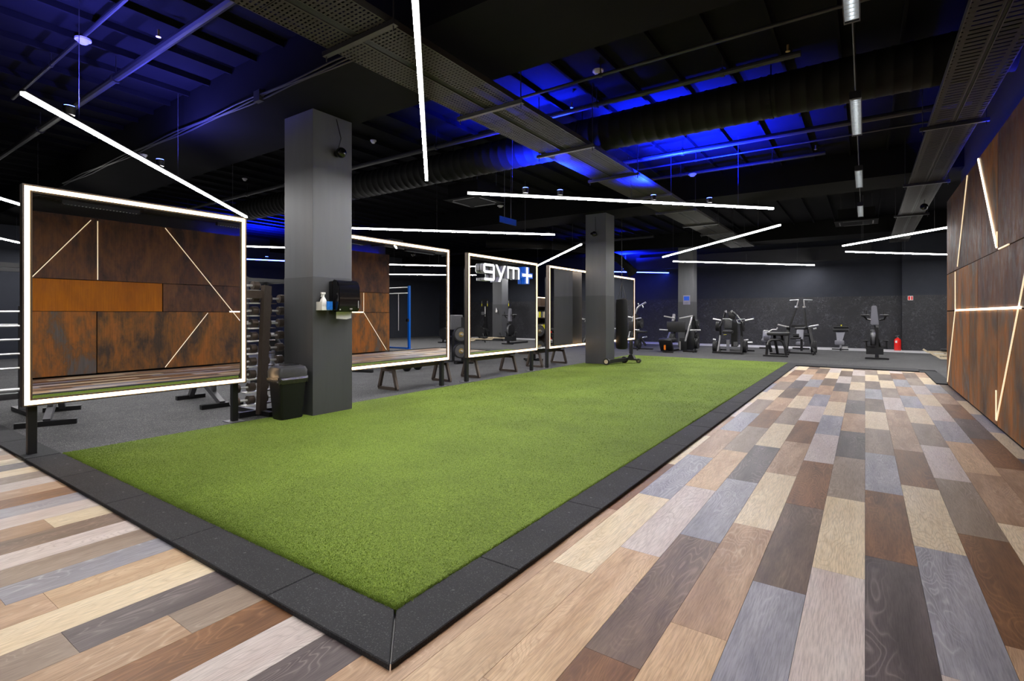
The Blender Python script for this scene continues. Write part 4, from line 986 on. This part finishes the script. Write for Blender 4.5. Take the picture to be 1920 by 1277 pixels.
# hanging boxing bag in front of the farthest mirror
c0 = Vector((-6.08, 14.7, 0.28))
t = thing('boxing_bag', 'tall black hanging boxing bag right of the far turf column', 'boxing bag', c0)
sob('bag', lathe(nm(), [(.12, 0), (.17, .03), (.18, .1), (.18, 1.42), (.165, 1.5), (.1, 1.53)], c0, 24), M['bagblack'], t)
for i in range(3):
    a_ = i*2*PI/3; obj('chain', cyl(nm(), c0+Vector((.14*math.cos(a_), .14*math.sin(a_), 1.5)), c0+Vector((0, 0, 2.0)), .008, None, 6), M['black'], t)
obj('hanging_rod', cyl(nm(), c0+Vector((0, 0, 1.98)), (c0.x, c0.y, H_CEIL-.004), .012, None, 8), M['black'], t)

# wheeled push sled by the far column
t = thing('push_sled', 'black wheeled push sled with pale wheels on the far turf', 'sled', (-5.35, 13.0, .026))
def wheel(p, parent, r=.085):
    o = sob('wheel', cyl(nm(), p-Vector((0, .04, 0)), p+Vector((0, .04, 0)), r, None, 20), M['rubber'], parent)
    sob('hub', cyl(nm(), p-Vector((0, .045, 0)), p+Vector((0, .045, 0)), r*.62, None, 16), M['pine'], o)
for p in ((-5.5, 12.3), (-5.34, 13.1)): wheel(Vector((p[0], p[1], .026+.085)), t)
wheel(Vector((-5.02, 13.3, .026+.06)), t, .06)
obj('deck', box(nm(), (-5.24, 13.15, .13), (.5, .2, .04)), M['black'], t); bm = nm(); bar(bm, (-5.48, 12.36, .11), (-5.3, 13.1, .12), .09); obj('axle_beam', bm, M['black'], t)
bm = nm(); prism(bm, [(-5.26, .14), (-5.06, .14), (-5.12, .26), (-5.2, .26)], 1, 13.08, 13.22); obj('pole_socket', bm, M['black'], t)
obj('push_pole', cyl(nm(), (-5.16, 13.15, .24), (-5.16, 13.15, .62), .035, None, 10), M['black'], t)

# rowing rails and legs poking out behind the rust wall
def rower(label, x, y, L_=2.1):
    t = thing('rowing_machine', label, 'rowing machine', (x, y, .004), 0, 'rowing machines behind the rust wall')
    obj('rail', bx(nm(), x, x+L_*.62, y-.035, y+.035, .13, .19), M['pine'], t)
    bm = nm(); bar(bm, (x, y, .15), (x-.12, y, .24), .07, .05); obj('rail_end', bm, M['pine'], t)
    for xx_ in (x+.1, x+.9):
        bm = nm(); bar(bm, (xx_+.25, y-.02, .005), (xx_+.45, y+.02, .42), .045); obj('leg', bm, M['black'], t)
    sob('seat', box(nm(), (x+.45, y, .24), (.3, .24, .06), None, .02), M['pad'], t)
    c = Vector((x+L_*.82, y, .42)); sob('flywheel', cyl(nm(), c-Vector((0, .09, 0)), c+Vector((0, .09, 0)), .28, None, 26), M['black'], t)
    obj('foot_bar', bx(nm(), x+L_*.6, x+L_*.7, y-.25, y+.25, .006, .05), M['black'], t)
    bm = nm(); bar(bm, (x+L_*.62, y, .16), (x+L_*.82, y, .42), .06); bar(bm, (x+L_*.84, y, .42), (x+L_*.72, y, .95), .04); obj('monitor_arm', bm, M['black'], t)
    obj('foot_bar', bx(nm(), x+L_*.85, x+L_*.92, y-.25, y+.25, .006, .05), M['black'], t)
    bm = nm(); bar(bm, (x+L_*.88, y, .05), (x+L_*.82, y, .42), .06); obj('stand', bm, M['black'], t)
rower('rowing machine rail farthest of three beside the rust wall end', 1.62, 20.55)
rower('middle rowing machine rail of three beside the rust wall end', 1.66, 19.2)
rower('rowing machine rail nearest of three beside the rust wall end', 1.68, 17.9)

# blue rack behind the rust wall (seen in the mirrors)
t = thing('squat_rack', 'blue squat rack behind the rust wall, mirrored beside the column', 'rack', (1.9, 14.0, .004))
for (x, y) in ((1.62, 13.9), (2.85, 13.9)):
    u = obj('upright', bx(nm(), x-.04, x+.04, y-.04, y+.04, .006, 2.42), M['bluerack'], t)
    obj('foot_plate', bx(nm(), x-.1, x+.1, y-.1, y+.1, .004, .012), M['bluerack'], u)
for z in (2.36, 2.14): obj('pull_up_bar', cyl(nm(), (1.66, 13.9, z), (2.81, 13.9, z), .02, None, 10), M['chrome'], t)
obj('base_beam', bx(nm(), 1.66, 2.81, 13.87, 13.93, .006, .06), M['bluerack'], t)
obj('suspension_strap', cyl(nm(), (2.2, 13.9, .7), (2.2, 13.9, 2.12), .012, None, 6), M['white'], t)
for x in (1.62, 2.85): obj('bar_hook', bx(nm(), x-.05, x+.05, 13.78, 13.855, 1.05, 1.16), M['black'], t)

# ski machines seen in the gym+ mirror
def ski(label, x, y, rz):
    t = thing('ski_machine', label, 'ski machine', (x, y, .004), rz, 'ski machines by the back wall')
    def lo(name, bm, mt): return sob(name, bm, M[mt], t, world=False)
    lo('tower', bx(nm(), -.1, .1, .0, .09, .02, 2.05), 'black'); lo('top_arm', bx(nm(), -.28, .28, -.02, .06, 2.05, 2.14), 'black')
    bm = nm(); bx(bm, -.3, .3, -.62, -.55, 0, .05); lo('foot_bar', bm, 'black'); lo('platform', bx(nm(), -.28, .28, -.6, .25, 0, .03), 'satin')
    lo('flywheel', cyl(nm(), (0, -.12, .35), (0, .12, .35), .26, None, 26), 'black'); lo('flywheel_disc', cyl(nm(), (0, -.128, .35), (0, -.12, .35), .2, None, 24), 'steelgrey')
    bm = nm(); bar(bm, (-.05, -.03, 1.3), (-.05, -.18, 1.38), .03); bx(bm, -.14, .06, -.22, -.18, 1.3, 1.46); lo('monitor', bm, 'steelgrey')
    for s_ in (-1, 1):
        lo('pull_cord', cyl(nm(), (s_*.22, -.03, 1.9), (s_*.22, -.03, 2.05), .005, None, 6), 'white'); lo('pull_handle', cyl(nm(), (s_*.22, -.03, 1.76), (s_*.22, -.03, 1.9), .018, None, 8), 'yellow')
    lo('side_stripe', bx(nm(), -.04, .02, -.006, 0, 1.2, 1.75), 'white')
ski('ski machine left of the mirrored back column', 4.2, 22.0, .15); ski('ski machine right of the mirrored back column', 3.1, 22.4, .1)
spray_bottle('white spray bottle on the column behind the rust wall', 2.43, 20.63, 1.42)
# ------------------------------------------------------------------ left hall behind the mirrors
# dumbbell rack and dumbbells, between the nearest mirror and the big column
t = thing('dumbbell_rack', 'bronze slanted dumbbell rack behind the waste bin', 'rack', (-6.72, 3.6, .004))
def slant(z): return Vector((-6.58 - 0.02*z, 3.70 + 0.055*z, z))
bm = nm(); bar(bm, slant(.02), slant(1.72), .06, .13); obj('upright', bm, M['bronze'], t)
bm = nm(); bar(bm, slant(1.6), slant(1.6)+Vector((-.02, -.5, 0)), .05, .1); obj('top_beam', bm, M['bronze'], t)
bm = nm(); bar(bm, (-7.15, 3.72, .035), (-6.35, 3.72, .035), .08, .06); obj('foot_bar', bm, M['black'], t)
bm = nm(); bar(bm, (-6.62, 3.92, .035), (-6.62, 3.42, .035), .06, .08); obj('cross_foot', bm, M['black'], t)
db = thing('dumbbell', 'proto', 'dumbbell', (0, 0, 0), 0, 'chrome dumbbells on the bronze rack')
obj('handle', cyl(nm(), (0, -.07, 0), (0, .07, 0), .014, None, 10), M['chrome'], db, world=False)
for s_ in (-1, 1):
    sob('head', cyl(nm(), (0, s_*.06, 0), (0, s_*.14, 0), .058, None, 18), M['bronze'], db, world=False)
    sob('end_cap', cyl(nm(), (0, s_*.14, 0), (0, s_*.15, 0), .046, None, 18), M['chrome'], db, world=False)
ORD = ['topmost', 'second', 'third', 'fourth', 'fifth', 'sixth', 'seventh', 'eighth', 'ninth', 'lowest']
first = True
for i in range(10):
    z = 1.74 - i*.168
    p = slant(max(z, .1))
    for side, dy_, lab in ((0, -.20, 'left'), (1, .21, 'right')):
        if side and i in (0,): continue
        nmz = ORD[i] + (' from the top' if 0 < i < 9 else '')
        lb = 'chrome dumbbell %s on the %s side of the bronze rack' % (nmz, lab)
        loc = (p.x - (.10 if side == 0 else .12), p.y + dy_ - .02*side, p.z - .02)
        if first: db.location = loc; db['label'] = lb; first = False
        else: dup(db, loc, 0, lb)
        bm = nm(); bx(bm, loc[0]-.055, loc[0]+.055, min(p.y, loc[1])+.0, max(p.y, loc[1]), loc[2]-.075, loc[2]-.06); obj('shelf_cradle', bm, M['white' if side == 0 else 'bronze'], t)

# curl bar rack at the left edge
t = thing('barbell_rack', 'dark barbell rack at the left photo edge', 'rack', (-9.3, 1.2, .004))
for y in (0.55, 1.95):
    u = obj('upright', bx(nm(), -9.42, -9.34, y-.035, y+.035, .006, 1.45), M['steelgrey'], t)
    for z in (1.33, 1.14, .96, .77, .58, .32): obj('hook', bx(nm(), -9.34, -9.2, y-.03, y+.03, z-.03, z-.018), M['black'], u)
    obj('foot_bar', bx(nm(), -9.75, -9.0, y-.04, y+.04, .005, .06), M['black'], t)
obj('cross_beam', bx(nm(), -9.42, -9.36, .55, 1.95, .2, .28), M['steelgrey'], t)
for i, z in enumerate((1.34, 1.15, .97, .78, .59)):
    tt = thing('curl_bar', '%s chrome zigzag curl bar on the rack at the left edge' % ['topmost', 'second from top', 'middle', 'second lowest', 'lowest'][i], 'barbell', (-9.26, 1.1, z), 0, 'curl bars on the left rack')
    pts = [Vector((-9.26, .1, z)), Vector((-9.26, .75, z)), Vector((-9.26, .9, z+.03)), Vector((-9.26, 1.05, z-.02)), Vector((-9.26, 1.2, z-.02)), Vector((-9.26, 1.36, z+.03)), Vector((-9.26, 1.5, z-.02)), Vector((-9.26, 1.62, z+.03)), Vector((-9.26, 2.05, z+.035))]
    bm = nm(); tube(bm, pts, .014, 8); sob('bar', bm, M['chrome'], tt)
    for y0_, y1_ in ((-.1, .1), (2.05, 2.25)): sob('sleeve', cyl(nm(), (-9.26, y0_, z+(.035 if y0_ > 1 else 0)), (-9.26, y1_, z+(.035 if y0_ > 1 else 0)), .025, None, 12), M['chrome'], tt)
tt = thing('olympic_bar', 'straight olympic bar lowest on the left rack', 'barbell', (-9.27, 1.3, .32))
sob('bar', cyl(nm(), (-9.27, -.1, .335), (-9.27, 1.55, .335), .014, None, 10), M['steelgrey'], tt); sob('sleeve', cyl(nm(), (-9.27, 1.55, .335), (-9.27, 1.95, .335), .026, None, 14), M['chrome'], tt); sob('collar', cyl(nm(), (-9.27, 1.53, .335), (-9.27, 1.56, .335), .04, None, 14), M['chrome'], tt)

# flat benches with trapezoid legs under the mirrors, and adjustable benches
def bench(label, x, y, ln=1.25, rz=0, name='flat_bench'):
    t = thing(name, label, 'bench', (x, y, .004), rz, 'benches behind the mirrors')
    for sy in (-1, 1):
        yy_ = sy*(ln/2-.08)
        bm = nm(); bar(bm, (-.23, yy_, .02), (-.13, yy_, .37), .05); bar(bm, (.23, yy_, .02), (.13, yy_, .37), .05); bar(bm, (-.24, yy_, .025), (.24, yy_, .025), .05); bar(bm, (-.14, yy_, .35), (.14, yy_, .35), .05); obj('leg_frame', bm, M['bronze'], t, world=False)
    obj('spine', bx(nm(), -.04, .04, -ln/2+.05, ln/2-.05, .34, .4), M['bronze'], t, world=False)
    sob('pad', bx(nm(), -.15, .15, -ln/2, ln/2, .40, .47, .02), M['pad'], t, world=False)
    return t
bench('flat bench under the second mirror', -6.95, 6.92, 1.55); bench('flat bench under the gym+ mirror', -6.85, 9.1, 1.55); bench('flat bench under the fourth mirror', -6.87, 11.6, 1.4)
def adj_bench(label, x, y, rz):
    t = thing('adjustable_bench', label, 'bench', (x, y, .004), rz, 'adjustable benches in the left hall')
    def lo(n_, bm, mt): return sob(n_, bm, M[mt], t, world=False)
    lo('rear_foot', bx(nm(), -.28, .28, -.62, -.54, 0, .06), 'black'); lo('front_foot', bx(nm(), -.2, .2, .54, .62, 0, .06), 'black')
    bm = nm(); bar(bm, (0, -.58, .05), (0, .2, .36), .07); lo('spine', bm, 'steelgrey'); bm = nm(); bar(bm, (0, .58, .04), (0, .3, .38), .07); lo('front_leg', bm, 'steelgrey')
    lo('seat_pad', bx(nm(), -.15, .15, .22, .58, .38, .46, .02), 'pad')
    bm = nm(); box(bm, (0, -.2, .66), (.3, .86, .08), Euler((-.75, 0, 0)).to_matrix(), .02); lo('back_pad', bm, 'pad')
    bm = nm(); bar(bm, (0, -.3, .2), (0, -.3, .62), .05); lo('support', bm, 'steelgrey')
adj_bench('adjustable bench under the nearest mirror, left part', -8.6, 2.1, 1.2); adj_bench('adjustable bench under the nearest mirror, right part', -8.2, 3.75, 1.5)
adj_bench('inclined bench between dumbbell rack and big column', -9.9, 6.0, .5); adj_bench('inclined bench farther left in the hall', -12.0, 4.2, 1.0); adj_bench('inclined bench behind the second mirror', -9.7, 8.3, .3)

# plate trees seen in the gaps between mirrors
def plate_tree(label, x, y, zs):
    t = thing('plate_tree', label, 'plate rack', (x, y, .004), 0, 'plate trees between mirrors')
    obj('post', bx(nm(), x-.05, x+.05, y-.05, y+.05, .05, 1.25), M['black'], t); obj('foot_bar', bx(nm(), x-.3, x+.3, y-.05, y+.05, .005, .06), M['black'], t); obj('cross_foot', bx(nm(), x-.05, x+.05, y-.35, y+.35, .005, .06), M['black'], t)
    d = Vector((.87, -.5, 0)).normalized()
    for z, r in zs:
        for s_ in (-1, 1):
            c = Vector((x, y + s_*.20, z)); obj('peg', cyl(nm(), c-d*.05, c+d*.28, .024, None, 10), M['chrome'], t)
            for k in range(2):
                a_ = c + d*(.07+k*.055); o = sob('weight_plate', cyl(nm(), a_, a_+d*.045, r, None, 26), M['rubber'], t); sob('rim', cyl(nm(), a_+d*.046, a_+d*.05, r*.86, None, 26), M['steelgrey'], o); sob('hub', cyl(nm(), a_+d*.05, a_+d*.056, r*.35, None, 16), M['gold'], o)
plate_tree('black plate tree in the gap left of the gym+ mirror', -9.0, 10.75, ((.36, .2), (.80, .2))); plate_tree('black plate tree in the gap right of the gym+ mirror', -7.9, 12.55, ((.4, .19), (.85, .17)))
t = thing('machine_shroud', 'grey machine panel above the plate tree left of the gym+ mirror', 'machine', (-9.6, 11.2, .004))
obj('panel', bx(nm(), -9.75, -9.45, 10.75, 11.25, .9, 1.32, .02), M['steelgrey'], t); obj('post', bx(nm(), -9.63, -9.57, 10.97, 11.03, .006, .9), M['black'], t); obj('foot_plate', bx(nm(), -9.8, -9.4, 10.8, 11.2, .004, .01), M['black'], t)
# shelf unit with bottles in the gap right of the gym+ mirror
t = thing('shelf_unit', 'lit shelf unit seen in the gap right of the gym+ mirror', 'shelf', (-9.2, 15.0, .004))
obj('back_panel', bx(nm(), -9.6, -9.56, 14.3, 15.7, .02, 1.9), M['bronze'], t)
for y in (14.3, 15.7): obj('side_panel', bx(nm(), -9.56, -9.2, y-.02, y+.02, .006, 1.9), M['bronze'], t)
for z in (.3, .75, 1.2, 1.6): obj('shelf_board', bx(nm(), -9.55, -9.2, 14.33, 15.67, z, z+.025), M['bronze'], t)
obj('shelf_light', bx(nm(), -9.24, -9.2, 14.33, 15.67, 1.9, 1.92), M['ledwarm'], t)
cols = ['white', 'yellow', 'steelgrey', 'pine', 'white', 'bluepl', 'gold', 'pine', 'yellow']
WORDS = ['first', 'second', 'third', 'fourth', 'fifth', 'sixth', 'seventh', 'eighth', 'ninth']
for si, (z, sn) in enumerate(((.775, 'lower'), (1.225, 'upper'))):
    for i in range(9):
        y = 14.45 + i*.138; c = (-9.36, y, z+.001)
        b_ = thing('shaker_bottle', '%s bottle from the left on the %s bottle shelf' % (WORDS[i], sn), 'bottle', c, 0, 'bottles on the shelf unit')
        sob('body', lathe(nm(), [(.04, 0), (.042, .01), (.046, .18), (.044, .2)], c, 14), M[cols[(i+si*4) % 9]], b_); sob('cap', lathe(nm(), [(.046, .2), (.046, .24), (.02, .26)], c, 14), M['black'], b_)
# kettlebells under the second mirror
def kettle(label, x, y, r, mt):
    t = thing('kettlebell', label, 'kettlebell', (x, y, .004), 0, 'kettlebells on the rubber floor')
    bm = nm(); ball(bm, (x, y, r*.95), r); sob('bell', bm, M[mt], t)
    pts = [Vector((x+r*.75*math.cos(a), y+.0, r*1.55+r*.75*math.sin(a))) for a in [i*PI/8 for i in range(9)]]
    bm = nm(); tube(bm, [Vector((x+r*.7, y, r*1.3))]+pts+[Vector((x-r*.7, y, r*1.3))], .018, 8); sob('handle', bm, M['steelgrey'], t)
kettle('white kettlebell under the second mirror', -8.9, 8.1, .11, 'white'); kettle('dark kettlebell beside the white one under the second mirror', -8.85, 8.5, .11, 'rubber'); kettle('second dark kettlebell under the second mirror', -8.9, 8.9, .12, 'rubber'); kettle('pale kettlebell near the right post of the second mirror', -8.9, 9.6, .11, 'white')
# cable crossover frames in the left hall
for i, (x, y, lb) in enumerate(((-11.2, 9.8, 'black power cage behind the second mirror'), (-12.8, 2.6, 'black power cage far left beyond the nearest mirror'), (-13.0, 7.2, 'black power cage between nearest mirror and big column'))):
    t = thing('power_cage', lb, 'rack', (x, y, .004), 0, 'power cages in the left hall')
    for sx in (-1, 1):
        for sy in (-1, 1): obj('upright', bx(nm(), x+sx*.6-.04, x+sx*.6+.04, y+sy*.6-.04, y+sy*.6+.04, .006, 2.25), M['satin'], t)
        obj('side_beam', bx(nm(), x+sx*.6-.03, x+sx*.6+.03, y-.56, y+.56, 2.15, 2.23), M['satin'], t)
    for sy in (-1, 1): obj('cross_beam', bx(nm(), x-.56, x+.56, y+sy*.6-.03, y+sy*.6+.03, 2.15, 2.23), M['satin'], t)
    tt = thing('barbell', 'loaded barbell on the ' + lb, 'barbell', (x+.66, y, 1.15), 0, 'barbells on the cages')
    sob('bar', cyl(nm(), (x+.68, y-1.05, 1.16), (x+.68, y+1.05, 1.16), .014, None, 10), M['chrome'], tt)
    for sy in (-1, 1):
        o = sob('weight_plate', cyl(nm(), (x+.68, y+sy*.8, 1.16), (x+.68, y+sy*.86, 1.16), .22, None, 26), M['rubber'], tt)
        obj('bar_hook', bx(nm(), x+.6, x+.7, y+sy*.6-.03, y+sy*.6+.03, 1.11, 1.144), M['chrome'], t)
